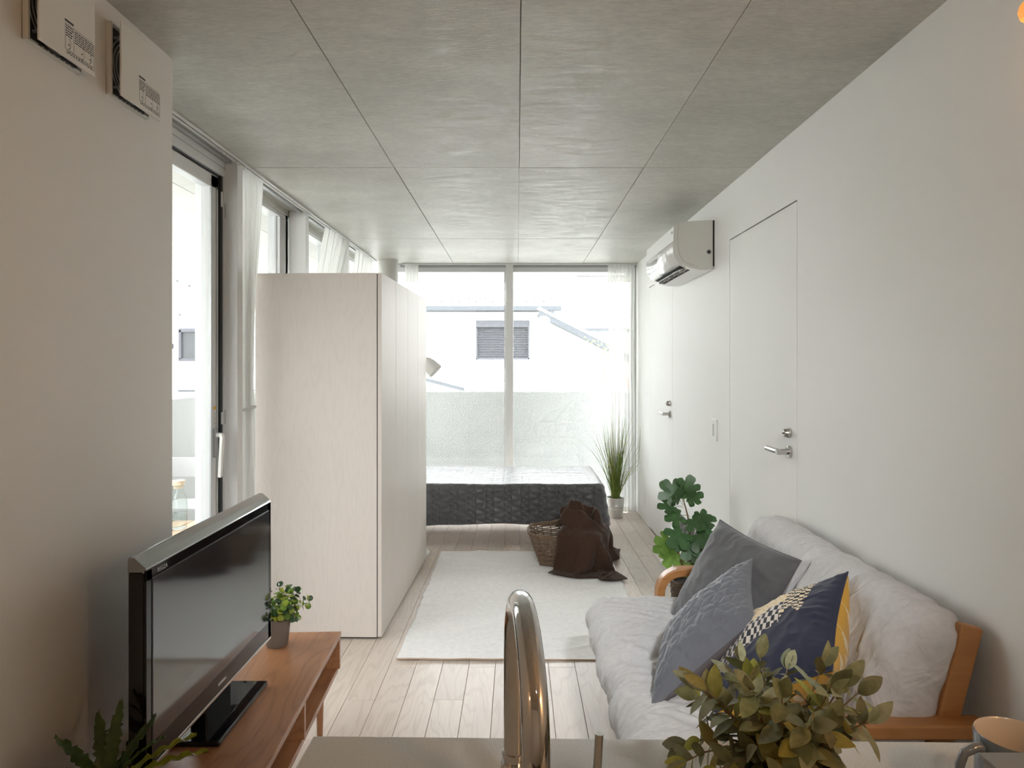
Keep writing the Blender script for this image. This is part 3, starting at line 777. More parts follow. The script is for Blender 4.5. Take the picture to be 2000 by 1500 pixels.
# ------------------------------------------------------------------ bed under a quilted cover
weave_mat('quilt_grey', (0.088, 0.088, 0.091), .34, 900, .1, var=.12, sheen=.5, vscale=14)
wood_mat('bed_wood', (0.45, 0.26, 0.13), (0.3, 0.16, .08), 'X', .5)
def bed():
    t = thing('bed', (-.33, 5.56, 0), 'single bed under a dark grey quilted cover, below the back window', 'bed')
    x0, x1, y0, y1, zt, zb = -1.265, .67, 5.10, 6.02, .475, .15
    bx('mattress', 'white_plastic', x0 + .02, x1 - .04, y0 + .04, y1 - .02, .29, .445, t, bevel=.04)
    bx('base', 'bed_wood', x0 + .02, x1 - .05, y0 + .05, y1 - .03, .255, .29, t)
    for x in (x0 + .08, x1 - .16):
        for y in (y0 + .10, y1 - .12): bx('leg', 'bed_wood', x, x + .05, y, y + .05, 0, .255, t)
    rc, rr = .09, .045     # plan corner radius, top edge radius
    # perimeter: left end of front edge -> front-right corner -> right edge to the window side
    per = []
    n = 330
    for i in range(n): per.append((x0 + (x1 - rc - x0) * i / n, y0, 0, -1))
    for i in range(17):
        a = R(-90 + 90 * i / 16); per.append((x1 - rc + rc * math.cos(a), y0 + rc + rc * math.sin(a), math.cos(a), math.sin(a)))
    for i in range(1, 60): per.append((x1, y0 + rc + (y1 - y0 - rc) * i / 59, 1, 0))
    ln = [0]
    for a, b in zip(per, per[1:]): ln.append(ln[-1] + math.hypot(a[0] - b[0], a[1] - b[1]))
    def quilt(u, v):
        P = .135; c = (u % P) / P
        lines = min(abs(c), abs(c - .62), abs(c - 1)) * P
        h = -.006 * math.exp(-(lines / .006) ** 2)
        if c < .62: tx = c / .62; ty = (v / .085 + .15 * math.floor(u / P)) % 1.0
        else: tx = (c - .62) / .38; ty = (v / .045 + .4 * math.floor(u / P)) % 1.0
        h += .0075 * (abs(tx - abs(2 * ty - 1)) - .4)
        return h
    nv = 46; vs = []; nu = len(per)
    for j in range(nv):
        s = j / (nv - 1); d = s * (zt - zb + .015)
        for i, (px, py, nx, ny) in enumerate(per):
            u = ln[i]
            if d < rr * 1.57: a = d / rr; off = -rr + rr * math.sin(a); z = zt - rr + rr * math.cos(a)
            else: off = 0; z = zt - rr - (d - rr * 1.57)
            hem = .5 + .5 * math.sin(u * 4.2 + 3.4); fall = max(0, (zt - z) / (zt - zb))
            z += fall ** 2 * (.030 * hem - .008) + (.006 * noise.noise(Vector((u * 3, 0, 2))) * fall)
            wv = fall ** 1.5 * (.014 * math.sin(u * 7.0 + .6) + .010 * noise.noise(Vector((u * 4, z * 3, 9))))
            cor = 1.0 if abs(nx) > .05 and abs(ny) > .05 else 0
            off += wv + fall * .018 + quilt(u, d) + cor * .02 * fall
            sag = .010 * noise.noise(Vector((px * 2.2, py * 2.2, 4))) * (1 - fall)
            vs.append((px + nx * off, py + ny * off, z + sag))
    fs = [(j * nu + i, j * nu + i + 1, (j + 1) * nu + i + 1, (j + 1) * nu + i) for j in range(nv - 1) for i in range(nu - 1)]
    cov = MB().add(vs, fs)
    # top
    ax, ay = 240, 80
    def top(u, v):
        x = x0 + (x1 - rr - x0) * u; y = y0 + rr + (y1 - y0 - rr) * v
        if x > x1 - rc and y < y0 + rc:      # keep inside the rounded corner
            dx, dy = x - (x1 - rc), (y0 + rc) - y; q = math.hypot(dx, dy); lim = rc - rr
            if q > lim: x = x1 - rc + dx / q * lim; y = y0 + rc - dy / q * lim
        edge = min(1, min(y - y0 - rr, y1 - y) / .05, (x1 - rr - x) / .05); edge = max(0, edge)
        z = zt + .010 * noise.noise(Vector((x * 2.2, y * 2.2, 4))) + edge * (.5 * quilt(x - x0, y - y0 - .1) + .004 * ridge((x * 2, y * 9, 1), 1.3))
        return (x, y, z)
    cov.grid(top, ax, ay)
    o = cov.build('cover', 'quilt_grey', t, smooth=True, sharp=0, fix=False)
    o['label'] = 'dark grey quilted bed cover with triangle stitching'
bed()

# ------------------------------------------------------------------ rug
weave_mat('rug_cotton', (0.84, 0.83, 0.815), .95, 520, .6, var=.05, sheen=.1, vscale=40)
pmat('rug_edge', (0.50, 0.36, 0.26), .9)
def rug():
    x0, x1, y0, y1 = -.560, .662, 3.135, 4.985
    def surf(dz):
        def fn(u, v):
            x = x0 + (x1 - x0) * u; y = y0 + (y1 - y0) * v
            ed = min(u, 1 - u) * 8
            xx = x + (.010 * noise.noise(Vector((v * 9, 3, 1 if u < .5 else 5))) + .006 * noise.noise(Vector((v * 30, 2, 1)))) * max(0, 1 - ed)
            yy = y + .008 * noise.noise(Vector((u * 5, 8, 1 if v < .5 else 2))) * max(0, 1 - min(v, 1 - v) * 8)
            z = .0045 + .006 * max(0, ridge((x * 1.5 + y * 1.5, y * 5 - x * 2, 3), 1.5) - .55) * 2 + .002 * noise.noise(Vector((x * 4, y * 4, 0)))
            return (xx, yy, z + dz)
        return fn
    o = MB().grid(surf(0), 90, 140).build('rug', 'rug_cotton', smooth=True, sharp=0, loc=(.05, 4.06, 0), fix=False)
    md = o.modifiers.new('thickness', 'SOLIDIFY'); md.thickness = .004; md.offset = -1
    tag(o, 'off-white woven cotton rug on the floor between wardrobe and sofa', 'rug')
    f = surf(.0005)
    MB().tube([f(i / 60, 0) for i in range(61)], .0032, 6).build('binding', 'rug_edge', o, smooth=True, loc=None)
    f = surf(.0005)
    MB().tube([f(i / 60, 1) for i in range(61)], .0026, 6).build('binding', 'rug_edge', o, smooth=True)
rug()

# ------------------------------------------------------------------ television console
wood_mat('walnut', (0.36, 0.165, 0.075), (0.20, 0.080, 0.035), 'Y', .34, .9, contrast=.75)
def console():
    t = thing('tv_console', (-.668, 2.569, 0), 'low walnut television console with open compartments along the left wall', 'console', rz=R(2.6))
    L_, D_ = 1.30, .36; th = .018; zt, zb = .360, .206
    def part(n, x0, x1, y0, y1, z0, z1): return MB().box(x0, x1, y0, y1, z0, z1).build(n, 'walnut', t, world=False, bevel=.0015)
    part('top', -D_, 0, -L_, 0, zt - th, zt)
    part('bottom', -D_, -.012, -L_, 0, zb, zb + th)
    for y in (-th, -L_): part('side_panel', -D_, -.003, y, y + th, zb + th, zt - th)
    part('divider', -D_ + .01, -.006, -.50, -.50 + th, zb + th, zt - th)
    part('back_panel', -D_, -D_ + .008, -L_ + th, -th, zb + th, zt - th)
    for x in (-.06, -D_ + .06):
        for y in (-.085, -L_ + .085):
            MB().lathe([(.009, 0), (.010, .003), (.016, zb)], (x, y, 0), 18).build('leg', 'walnut', t, world=False, smooth=True)
console()

# ------------------------------------------------------------------ television
m_ = pmat('piano_black', (0.02, 0.02, 0.02), .10, spec=1.0, coat=1.0); m_.node_tree.nodes['Principled BSDF'].inputs['IOR'].default_value = 2.1
def television():
    t = thing('television', (-.87, 1.93, .360), 'black flat-screen television on the walnut console, screen facing the sofa', 'television')
    y0, y1, z0, z1 = 1.527, 2.300, .448, .936; xf, xb = -.838, -.880
    # frame: four bars with a slanted chin and softened edges
    bx('cabinet', 'black_gloss', xb, xf - .004, y0, y1, z0, z1 - .030, t, bevel=.004)
    MB().prism([(xb, z1 - .036), (xf - .004, z1 - .036), (xf, z1 - .028), (xf - .002, z1 - .024), (xf - .026, z1 - .002), (xf - .032, z1), (xb + .004, z1 + .001), (xb, z1 - .004)], 'Y', y0, y1).build('top_edge', 'piano_black', t, smooth=True, sharp=50)
    MB().box(xb - .055, xb + .002, y0 + .10, y1 - .10, z0 + .03, z0 + .30).build('rear_housing', 'black_plastic', t, bevel=.015)
    fr = MB()
    b = .026
    for q in ((y0, y1, z1 - .056, z1 - .028), (y0, y0 + b, z0, z1 - .030), (y1 - b, y1, z0, z1 - .030), (y0, y1, z0, z0 + .058)): fr.box(xf - .006, xf, *q)
    fr.build('bezel', 'black_gloss', t, bevel=.002)
    MB().box(xf - .012, xf + .0012, y0 + b - .003, y1 - b + .003, z0 + .055, z1 - .053).build('screen_rim', 'black_plastic', t)
    sc = pmat('screen', (0.022, 0.024, 0.027), .08, spec=1.0, coat=.6)
    bx('screen', 'screen', xf - .012, xf + .0018, y0 + b, y1 - b, z0 + .058, z1 - .056, t)
    MB().box(xf - .006, xf + .002, y0 + .004, y1 - .004, z0 - .004, z0 + .004).build('bottom_trim', 'chrome', t, bevel=.001)
    # neck and foot
    MB().box(-.90, -.855, 1.86, 2.02, .372, z0 + .05).build('neck', 'black_gloss', t, bevel=.004)
    MB().box(-1.035, -.787, 1.785, 2.135, .361, .376).build('stand', 'black_gloss', t, bevel=.004)
    # lettering on the bezel, reading from the near end to the far end
    Mt = Matrix(((0, 0, 1, xf + .0003), (1, 0, 0, y0 + .047), (0, 1, 0, z1 - .0475), (0, 0, 0, 1)))
    text_mesh('lettering', 'REGZA', 'silver_print', .0145, t, Mt)
    bx('emblem', 'silver_print', xf, xf + .0006, 1.895, 1.945, z0 + .022, z0 + .029, t)
television()

# ------------------------------------------------------------------ sofa
weave_mat('sofa_cloth', (0.55, 0.545, 0.545), .95, 800, .35, var=.05, sheen=.2, vscale=60, crumple=.36, cscale=9, cstretch=(1.0, 2.2, 1.4))
wood_mat('beech', (0.42, 0.195, 0.065), (0.30, 0.12, 0.035), 'X', .38, .8, contrast=.6, coat=.15)
def sofa():
    t = thing('sofa', (.72, 2.18, 0), 'two-seat sofa with grey loose cover and bent beech arms against the right wall', 'sofa')
    Ya, Yb = 1.575, 2.775        # planes of the two side frames
    def seat_f(p, n):
        # p in seat space: x forward(-) .. back(+), y along sofa
        top = max(0, n.z)
        q = p + Vector((0, 0, 0))
        d = .022 * top * (1 - (p.x / .32) ** 2) - .010 * top
        d -= .030 * math.exp(-((p.y - .02) / .045) ** 2) * (.4 + .6 * max(0, -p.x / .30)) * max(0, n.z + .35)     # dip between two pads
        d += .012 * max(0, ridge((q.x * 1.6 + q.y * .8, q.y * 6.5 + q.x * 3.5, q.z), 3.0) - .35)
        d += .009 * max(0, ridge((q.x * 3.0, q.y * 9.0 - q.x * 5, q.z + 5), 3.2) - .45)
        d += .008 * noise.noise(q * 4)
        if n.x < -.3: d += .009 * math.sin(q.y * 23 + 2 * noise.noise(q * 5)) * .6 * max(0, -n.x)
        return d
    def soft(name, half, r, res, c, rot, fn, extra=None):
        vs, fs, ns = soft_box(half, r, res)
        M = Matrix.Translation(c) @ rot.to_matrix().to_4x4()
        out = []
        for p, n in zip(vs, ns):
            p2 = p + n * fn(p, n)
            if extra: p2 = extra(p2, n)
            out.append(M @ p2)
        return MB().add(out, fs).build(name, 'sofa_cloth', t, smooth=True, sharp=0, fix=False)
    def seat_x(p, n):
        p = p.copy()
        if p.x < -.2: p.z -= (abs(p.x) - .2) * .10        # front edge rolls down
        if n.z < -.2 and p.x < 0: p.z += 0
        return p
    soft('seat_cover', (.30, .575, .068), .062, (84, 160, 14), (.580, 2.165, .365), Euler((0, R(2), 0)), seat_f, seat_x)
    def back_f(seed):
        def f(p, n):
            d = .020 * (1 - (p.z / .2) ** 2) * max(0, -n.x) - .005
            d += .014 * max(0, ridge((p.y * 7.0 + seed, p.z * 2.4 - p.y * 3, p.x * 3), 1.9) - .45)
            d += .009 * max(0, ridge((p.y * 11 + seed, p.z * 5 + p.y * 5, p.x), 2.3) - .50)
            d += .010 * noise.noise(Vector((p.x * 4, p.y * 4, p.z * 4 + seed)))
            # cloth pulled tight into the lower corners
            k = max(0, (abs(p.y) / .30 - .55) / .45)
            d += .007 * k * math.sin(p.y * 120 + p.z * 20) * max(0, .3 - p.z) * 1.4
            return d
        return f
    rot = Euler((0, R(24), 0))
    for k, (cy, hy) in enumerate(((2.455, .275), (1.895, .300))):
        soft('back_cushion', (.088, hy, .245), .076, (16, 76, 70), (.940, cy, .552), rot, back_f(3.1 + 4 * k))
    # side frames of bent beech
    for y in (Ya, Yb):
        w = .055
        pth = [(.575, y, 0), (.585, y, .43)] + [(.585 + .085 - .085 * math.cos(R(a)), y, .44 + .085 * math.sin(R(a))) for a in (10, 25, 40, 55, 70, 85)] + [(.70, y, .527), (1.088, y, .527)]
        arm = MB().strip(pth, (0, 1, 0), w, .034).build('arm', 'beech', t, bevel=.006)
        s = -1 if y == Ya else 1
        MB().lathe([(0, 0), (.0075, 0), (.0075, .002), (0, .002)], seg=16, M=Matrix.Translation((1.062, y + s * w / 2, .527)) @ Matrix.Rotation(R(90 if s < 0 else -90), 4, 'X')).build('bolt_cap', 'dark_gap', arm)
        dy = .030 if y == Ya else -.030
        MB().strip([(.905, y + dy, 0), (.930, y + dy, .20), (1.075, y + dy, .755)], (0, 1, 0), .030, .052).build('back_post', 'beech', t, bevel=.006)
        MB().strip([(.60, y + dy, .255), (.93, y + dy, .235)], (0, 1, 0), .025, .06).build('side_rail', 'beech', t, bevel=.004)
    bx('front_rail', 'beech', .36, .39, Ya + .02, Yb - .02, .235, .285, t, bevel=.004)
    bx('rear_rail', 'beech', .94, .965, Ya + .04, Yb - .04, .22, .28, t, bevel=.004)
    MB().strip([(1.065, Ya + .04, .71), (1.065, Yb - .04, .71)], (0, 0, 1), .05, .02).build('top_rail', 'beech', t, bevel=.004)
    for y in (1.80, 2.16, 2.52): MB().strip([(.36, y, .285), (.95, y, .255)], (0, 1, 0), .05, .012).build('slat', 'beech', t)
    for y in (1.585, 2.70): bx('front_leg', 'beech', .375, .405, y, y + .03, 0, .235, t, bevel=.004)
sofa()

# ------------------------------------------------------------------ cushions
def cushion(name, label, T, Rr, Lc, thick, mat_front, mat_back, print_fn=None, relief=None, res=64, pinch=.06, seed=1, crease=.006, puff=.55, back=1.0):
    """square cushion from three corners: T top, Rr along the top edge, Lc down the side"""
    T, Rr, Lc = Vector(T), Vector(Rr), Vector(Lc)
    c = (Rr + Lc) / 2; ex = (Rr - T) / 2; ey = (Lc - T) / 2
    nz = ex.cross(ey).normalized()
    if nz.x > 0: nz = -nz            # the face turned to the room is the front
    flipn = ex.cross(ey).x < 0
    vs = []; fs = []; mi = []; cols = []
    def pt(u, v, side):
        k = 1 - pinch * math.cos(u * math.pi / 2) ** 2 if True else 1
        uu = u * (1 - pinch * math.cos(v * math.pi / 2)); vv = v * (1 - pinch * math.cos(u * math.pi / 2))
        e = (max(0, 1 - u * u) ** puff) * (max(0, 1 - v * v) ** puff)
        h = thick * e * (back if side < 0 else 1)
        rim = min(1, 6 * (1 - max(abs(u), abs(v))))
        h += crease * rim * (noise.noise(Vector((u * 2.2, v * 2.2, seed + side * 3))) + .8 * max(0, ridge((u * 1.6 + v, v * 2.4 - u, seed + side), 1.4) - .4))
        # seams pucker near the rim
        m = max(abs(u), abs(v))
        along = v if abs(u) > abs(v) else u
        h += thick * .08 * math.sin(along * 26 + seed) * math.exp(-((m - .86) / .09) ** 2) * noise.noise(Vector((along * 5, seed, side)))
        if relief and side > 0: h += relief(u, v) * rim
        return c + ex * uu + ey * vv + nz * h * side
    n = res
    for side in (1, -1):
        k = len(vs)
        for j in range(n + 1):
            for i in range(n + 1):
                # finer spacing towards the rim
                u = -1 + 2 * i / n; v = -1 + 2 * j / n
                vs.append(pt(u, v, side))
        for j in range(n):
            for i in range(n):
                q = (k + j * (n + 1) + i, k + j * (n + 1) + i + 1, k + (j + 1) * (n + 1) + i + 1, k + (j + 1) * (n + 1) + i)
                fs.append(q if (side > 0) == flipn else q[::-1]); mi.append(0 if side > 0 else 1)
                if print_fn: cols.append(print_fn(-1 + 2 * (i + .5) / n, -1 + 2 * (j + .5) / n, side))
    low = min(v.z for v in vs)
    org = Vector((c.x, c.y, low))
    me = bpy.data.meshes.new(name); me.from_pydata([v - org for v in vs], [], fs)
    me.materials.append(MATS[mat_front]); me.materials.append(MATS[mat_back])
    me.polygons.foreach_set('material_index', mi)
    if print_fn:
        at = me.attributes.new('print', 'FLOAT_COLOR', 'CORNER'); buf = []
        for cc in cols: buf += [*cc, 1.0] * 4
        at.data.foreach_set('color', buf)
    bm = bmesh.new(); bm.from_mesh(me); bmesh.ops.remove_doubles(bm, verts=bm.verts, dist=1e-5); bm.to_mesh(me); bm.free()
    me.polygons.foreach_set('use_smooth', [True] * len(me.polygons)); me.update()
    o = link(name, me, None, org)
    tag(o, label, 'cushion', 'cushions on the sofa')
    # piping along the seam
    loop = [pt(u, -1, 1) for u in np.linspace(-1, 1, 24)] + [pt(1, v, 1) for v in np.linspace(-1, 1, 24)][1:] + [pt(u, 1, 1) for u in np.linspace(1, -1, 24)][1:] + [pt(-1, v, 1) for v in np.linspace(1, -1, 24)][1:]
    MB().tube(loop, .0022, 6).build('seam', mat_front if not print_fn else 'seam_navy', o, smooth=True)
    return o
weave_mat('slub_charcoal', (0.105, 0.105, 0.110), .85, 650, .25, var=.22, sheen=.3, vscale=9)
weave_mat('velvet_slate', (0.125, 0.132, 0.150), .75, 900, .15, var=.10, sheen=.5, vscale=12)
weave_mat('linen_beige', (0.42, 0.37, 0.33), .9, 700, .3)
pmat('lining_plum', (0.12, 0.105, 0.108), .85, var=.05)
pmat('seam_navy', (0.03, 0.035, 0.06), .8)
print_mat('printed_cotton')
cushion('cushion', 'large charcoal slub cushion at the far end of the sofa', (.790, 2.63, .770), (.925, 2.20, .735), (.560, 2.52, .425), .085, 'slub_charcoal', 'linen_beige', seed=2, crease=.010)
def rhomb(u, v):
    s = .235; x, y = u / s, v / s
    # hexagon cells with three spokes: rows of rhombs
    best = None
    for a in range(-1, 2):
        for b_ in range(-1, 2):
            r0 = round(y / 1.5) + b_; cx = (round((x - (r0 % 2) * .866) / 1.732) + a) * 1.732 + (r0 % 2) * .866; cy = r0 * 1.5
            d = math.hypot(x - cx, y - cy)
            if best is None or d < best[0]: best = (d, x - cx, y - cy)
    _, lx, ly = best
    hexd = .866 - max(abs(lx * math.cos(R(60 * k)) + ly * math.sin(R(60 * k))) for k in range(3))
    sp = 9
    for k in range(3):
        a = R(90 + 120 * k); t = lx * math.cos(a) + ly * math.sin(a)
        if t > 0: sp = min(sp, abs(-lx * math.sin(a) + ly * math.cos(a)))
    d = min(hexd, sp)
    return .0045 * (1 - math.exp(-(d / .09) ** 1.2)) - .002
cushion('cushion', 'slate blue quilted cushion leaning in front of the charcoal cushion', (.800, 2.30, .715), (.676, 1.925, .645), (.478, 2.20, .500), .070, 'velvet_slate', 'lining_plum', relief=rhomb, res=110, seed=6, crease=.006)
def prints(u, v, side):
    navy = (.024, .028, .052); cream = (.72, .60, .42); yel = (.62, .37, .055); white = (.62, .56, .50); blk = (.022, .026, .035)
    if side < 0:
        # mustard back with scattered pale shards
        for k, (a, b, w, h, rt) in enumerate(((-.6, -.82, .10, .05, .9), (-.3, -.9, .12, .045, .5), (0, -.75, .10, .05, 1.1), (.15, -.93, .08, .045, .3), (.35, -.8, .12, .05, .8), (.6, -.9, .1, .05, .5), (.8, -.8, .1, .05, 1.0), (-.8, -.93, .06, .05, .4), (.72, -.55, .10, .04, .6), (.55, -.2, .14, .05, .8), (.8, .05, .13, .05, .5), (.5, .3, .15, .05, .9), (.75, .45, .12, .05, .4), (.35, -.5, .1, .05, .7), (.3, .1, .14, .05, 1.0), (.6, .7, .12, .05, .6), (.9, -.3, .06, .05, .2), (.93, .25, .06, .06, .1), (0, -.3, .14, .05, .8), (-.1, .4, .14, .05, .5), (-.5, 0, .15, .05, .9))):
            dx, dy = u - a, v - b; x = dx * math.cos(rt) + dy * math.sin(rt); y = -dx * math.sin(rt) + dy * math.cos(rt)
            if abs(x) < w and abs(y) < h: return (.68, .56, .33)
        return (.56, .31, .035)
    # front: u runs towards the camera, v runs down
    stepv = math.floor((v + 1) / .16) * .16 - 1                     # stepped border of the navy field
    edge = .08 + .50 * (stepv + .30)
    if v < -.62: return navy
    if v < -.30:
        if u < -.12 + .08 * math.sin(v * 18):
            return cream if (math.floor(u * 22) + math.floor(v * 14)) % 2 else blk
        return navy
    if u > edge: return navy
    if u > edge - .50:
        row = math.floor((u + 3) / .125); f = ((v * 9.0) + .5 * row) % 1.0
        return white if f < .5 else blk
    if ((v + u) * 8) % 1 < .12: return yel
    return cream
cushion('cushion', 'navy and mustard patterned cushion leaning on the sofa back nearest the counter', (.930, 1.900, .790), (.735, 1.575, .660), (.690, 2.140, .552), .062, 'printed_cotton', 'printed_cotton', print_fn=prints, res=150, seed=9, crease=.009, puff=.48, back=2.3)

# ------------------------------------------------------------------ kitchen counter
pmat('counter_stone', (0.60, 0.61, 0.595), .26, var=.10, vscale=420, detail=2, bump=.02, bscale=500)
pmat('counter_side', (0.62, 0.61, 0.58), .5)
def counter():
    t = thing('kitchen_counter', (.38, .62, 0), 'grey speckled kitchen counter top in the foreground', 'counter', rz=R(-1.0))
    MB().box(-.672, .73, -.34, .318, .815, .85).build('worktop', 'counter_stone', t, world=False, bevel=.002)
    MB().box(-.645, .73, -.30, .20, .08, .815).build('cabinet', 'counter_side', t, world=False, bevel=.002)
    MB().box(-.62, .73, -.26, .17, 0, .08).build('plinth', 'dark_gap', t, world=False)
    for k in range(3): MB().box(-.64 + k * .455, -.19 + k * .455, -.318, -.30, .09, .805).build('cabinet_door', 'counter_side', t, world=False, bevel=.002)
counter()
# ================================================================== FIXTURES AND SMALL THINGS
# ------------------------------------------------------------------ chrome tap
def tap():
    t = thing('kitchen_tap', (0, .80, .85), 'tall chrome gooseneck tap on the counter, centre foreground', 'tap')
    bx_, by = -.0035, .805; tip = Vector((.0165, .585, 0)); rise = 1.03
    A = Vector((bx_, by, 0)); mid = (A + tip) / 2; half = (tip - A) / 2; rad = half.length
    path = [(bx_, by, .86), (bx_, by, .95), (bx_, by, rise)]
    for i in range(1, 24):
        a = math.pi * i / 24; p = mid - half * math.cos(a); path.append((p.x, p.y, rise + (1.132 - rise - .0125) * math.sin(a)))
    path += [(tip.x, tip.y, rise), (tip.x + .001, tip.y, .985)]
    MB().tube(path, .0125, 28).build('spout', 'chrome', t, smooth=True, sharp=60)
    MB().lathe([(.0, 0), (.026, 0), (.026, .006), (.0175, .010), (.0165, .048), (.0155, .050), (.0, .050)], (bx_, by, .850), 32).build('base', 'chrome', t, smooth=True)
    MB().lathe([(.0126, 0), (.0145, .001), (.0145, .006), (.0126, .007)], (bx_, by, .905), 28).build('collar', 'chrome', t, smooth=True)
    MB().lathe([(.0122, 0), (.0138, .001), (.0138, .022), (.0126, .023)], (tip.x + .001, tip.y, .965), 28).build('aerator', 'chrome', t, smooth=True)
    c = (.094, .795, .85)
    t = thing('mixer_lever', c, 'slim upright chrome mixer lever on the counter right of the tap', 'tap lever')
    MB().lathe([(0, 0), (.024, 0), (.024, .018), (.020, .021), (0, .021)], c, 28).build('base', 'chrome', t, smooth=True)
    MB().tube([(.090, .793, .866), (.0945, .795, .90), (.0968, .797, .936)], .0052, 18).build('stick', 'satin_steel', t, smooth=True)
tap()

# ------------------------------------------------------------------ mug and steel box
pmat('mug_glaze', (0.19, 0.22, 0.26), .16, coat=.5, var=.08, vscale=30)
pmat('mug_inside', (0.66, 0.58, 0.48), .2, coat=.4)
def mug():
    c = (.580, .785, .8505)
    t = thing('mug', c, 'blue-grey stoneware mug with cream inside at the right end of the counter', 'mug')
    MB().lathe([(0, 0), (.030, 0), (.036, .006), (.0415, .035), (.0425, .088), (.0415, .0905)], c, 40, caps=False).build('body', 'mug_glaze', t, smooth=True, sharp=0)
    MB().lathe([(.0415, .0905), (.0395, .088), (.0385, .035), (.034, .010), (0, .007)], c, 40, caps=False).build('inside', 'mug_inside', t, smooth=True, sharp=0)
    MB().tube([(c[0] - .040, c[1] - .004, c[2] + .078), (c[0] - .052, c[1] - .006, c[2] + .0795), (c[0] - .066, c[1] - .008, c[2] + .074), (c[0] - .072, c[1] - .009, c[2] + .060), (c[0] - .071, c[1] - .009, c[2] + .044), (c[0] - .062, c[1] - .008, c[2] + .030), (c[0] - .048, c[1] - .005, c[2] + .022), (c[0] - .038, c[1] - .004, c[2] + .022)], [.006, .0055, .005, .005, .005, .005, .0055, .006], 14).build('handle', 'mug_glaze', t, smooth=True)
    t = thing('steel_box', (.56, .56, .85), 'flat-topped grey steel box in the corner, in front of the mug', 'box')
    bx('body', 'satin_grey', .456, .70, .42, .662, .8505, .984, t, bevel=.002)
    bx('lid', 'satin_grey', .4535, .702, .418, .6645, .984, .990, t, bevel=.001)
pmat('satin_grey', (0.34, 0.33, 0.32), .4, metal=.7)
mug()

# ------------------------------------------------------------------ air conditioner
def aircon():
    t = thing('air_conditioner', (XR, 4.24, 1.91), 'white wall-mounted air conditioner high on the right wall', 'air conditioner')
    Y0, Y1 = 3.84, 4.64
    prof = [(1.119, 1.918), (1.119, 2.197), (.955, 2.190), (.917, 2.179), (.889, 2.161), (.887, 2.10), (.888, 2.045), (.893, 2.010), (.905, 1.978), (.920, 1.959), (.936, 1.947), (.979, 1.926), (1.029, 1.914), (1.075, 1.913)]
    MB().prism(prof, 'Y', Y0, Y1).build('casing', 'white_plastic', t, bevel=.003)
    # glossy front skin around the lower curve
    sk = [(.8868, 2.075), (.8864, 2.050), (.8874, 2.040), (.8905, 2.010), (.9025, 1.977), (.918, 1.957), (.934, 1.945)]
    vs = []; n = len(sk)
    for y in (Y0 + .004, Y1 - .004): vs += [(p[0], y, p[1]) for p in sk]
    MB().add(vs, [(i, i + 1, n + i + 1, n + i) for i in range(n - 1)]).build('front_panel', 'gloss_white', t, smooth=True, sharp=0, fix=False, solid=.002)
    bx('panel_seam', 'alu_grey', .8855, .890, Y0 + .002, Y1 - .002, 2.0755, 2.0775, t)
    # air outlet with flap
    o = MB().prism([(.938, 1.9435), (.995, 1.9195), (.996, 1.9235), (.939, 1.9475)], 'Y', Y0 + .06, Y1 - .06).build('outlet', 'dark_gap', t)
    MB().prism([(.928, 1.918), (.972, 1.930), (.973, 1.934), (.929, 1.921)], 'Y', Y0 + .055, Y1 - .055).build('flap', 'gloss_white', t, bevel=.001)
    for k in range(5): bx('vane', 'alu_grey', .95, .985, Y0 + .12 + k * .14, Y0 + .124 + k * .14, 1.917, 1.932, o)
    ln = MB()
    pl = [(.917, 2.178), (.912, 2.10), (.914, 2.045), (.924, 2.0), (.943, 1.966), (.985, 1.945), (1.030, 1.934)]
    for a, b in zip(pl, pl[1:]): ln.strip([(a[0], Y0 - .0004, a[1]), (b[0], Y0 - .0004, b[1])], (0, 1, 0), .0012, .0012)
    ln.build('side_line', 'alu_grey', t)
    bd = MB().lathe([(0, 0), (.0145, 0), (.0145, .0008), (0, .0008)], seg=24, M=Matrix.Translation((1.090, Y0, 2.016)) @ Matrix.Rotation(R(90), 4, 'X')).build('round_badge', 'silver_print', t)
    bd2 = MB().lathe([(.008, .0008), (.010, .0008), (.010, .0012), (.008, .0012)], seg=24, M=Matrix.Translation((1.090, Y0, 2.016)) @ Matrix.Rotation(R(90), 4, 'X')).build('badge_ring', 'ink', bd)
    bx('wall_plate', 'dark_gap', 1.112, XR, Y0 - .003, Y1 + .003, 1.935, 2.195, t)
    bx('logo', 'alu_grey', .8855, .8875, Y0 + .02, Y0 + .05, 2.125, 2.137, t)
    bx('indicator', 'alu_grey', .955, .962, Y0 + .028, Y0 + .05, 1.934, 1.9365, t)
aircon()

# ------------------------------------------------------------------ switch plate
t = thing('light_switch', (XR, 3.826, 1.0), 'white light switch plate on the right wall between the two doors', 'switch')
bx('plate', 'white_plastic', XR - .008, XR, 3.777, 3.877, .945, 1.068, t, bevel=.003)
bx('rocker', 'white_plastic', XR - .0105, XR - .007, 3.803, 3.851, .972, 1.040, t, bevel=.001)
bx('slot', 'ink', XR - .0112, XR - .0095, 3.821, 3.828, .972, 1.040, t)

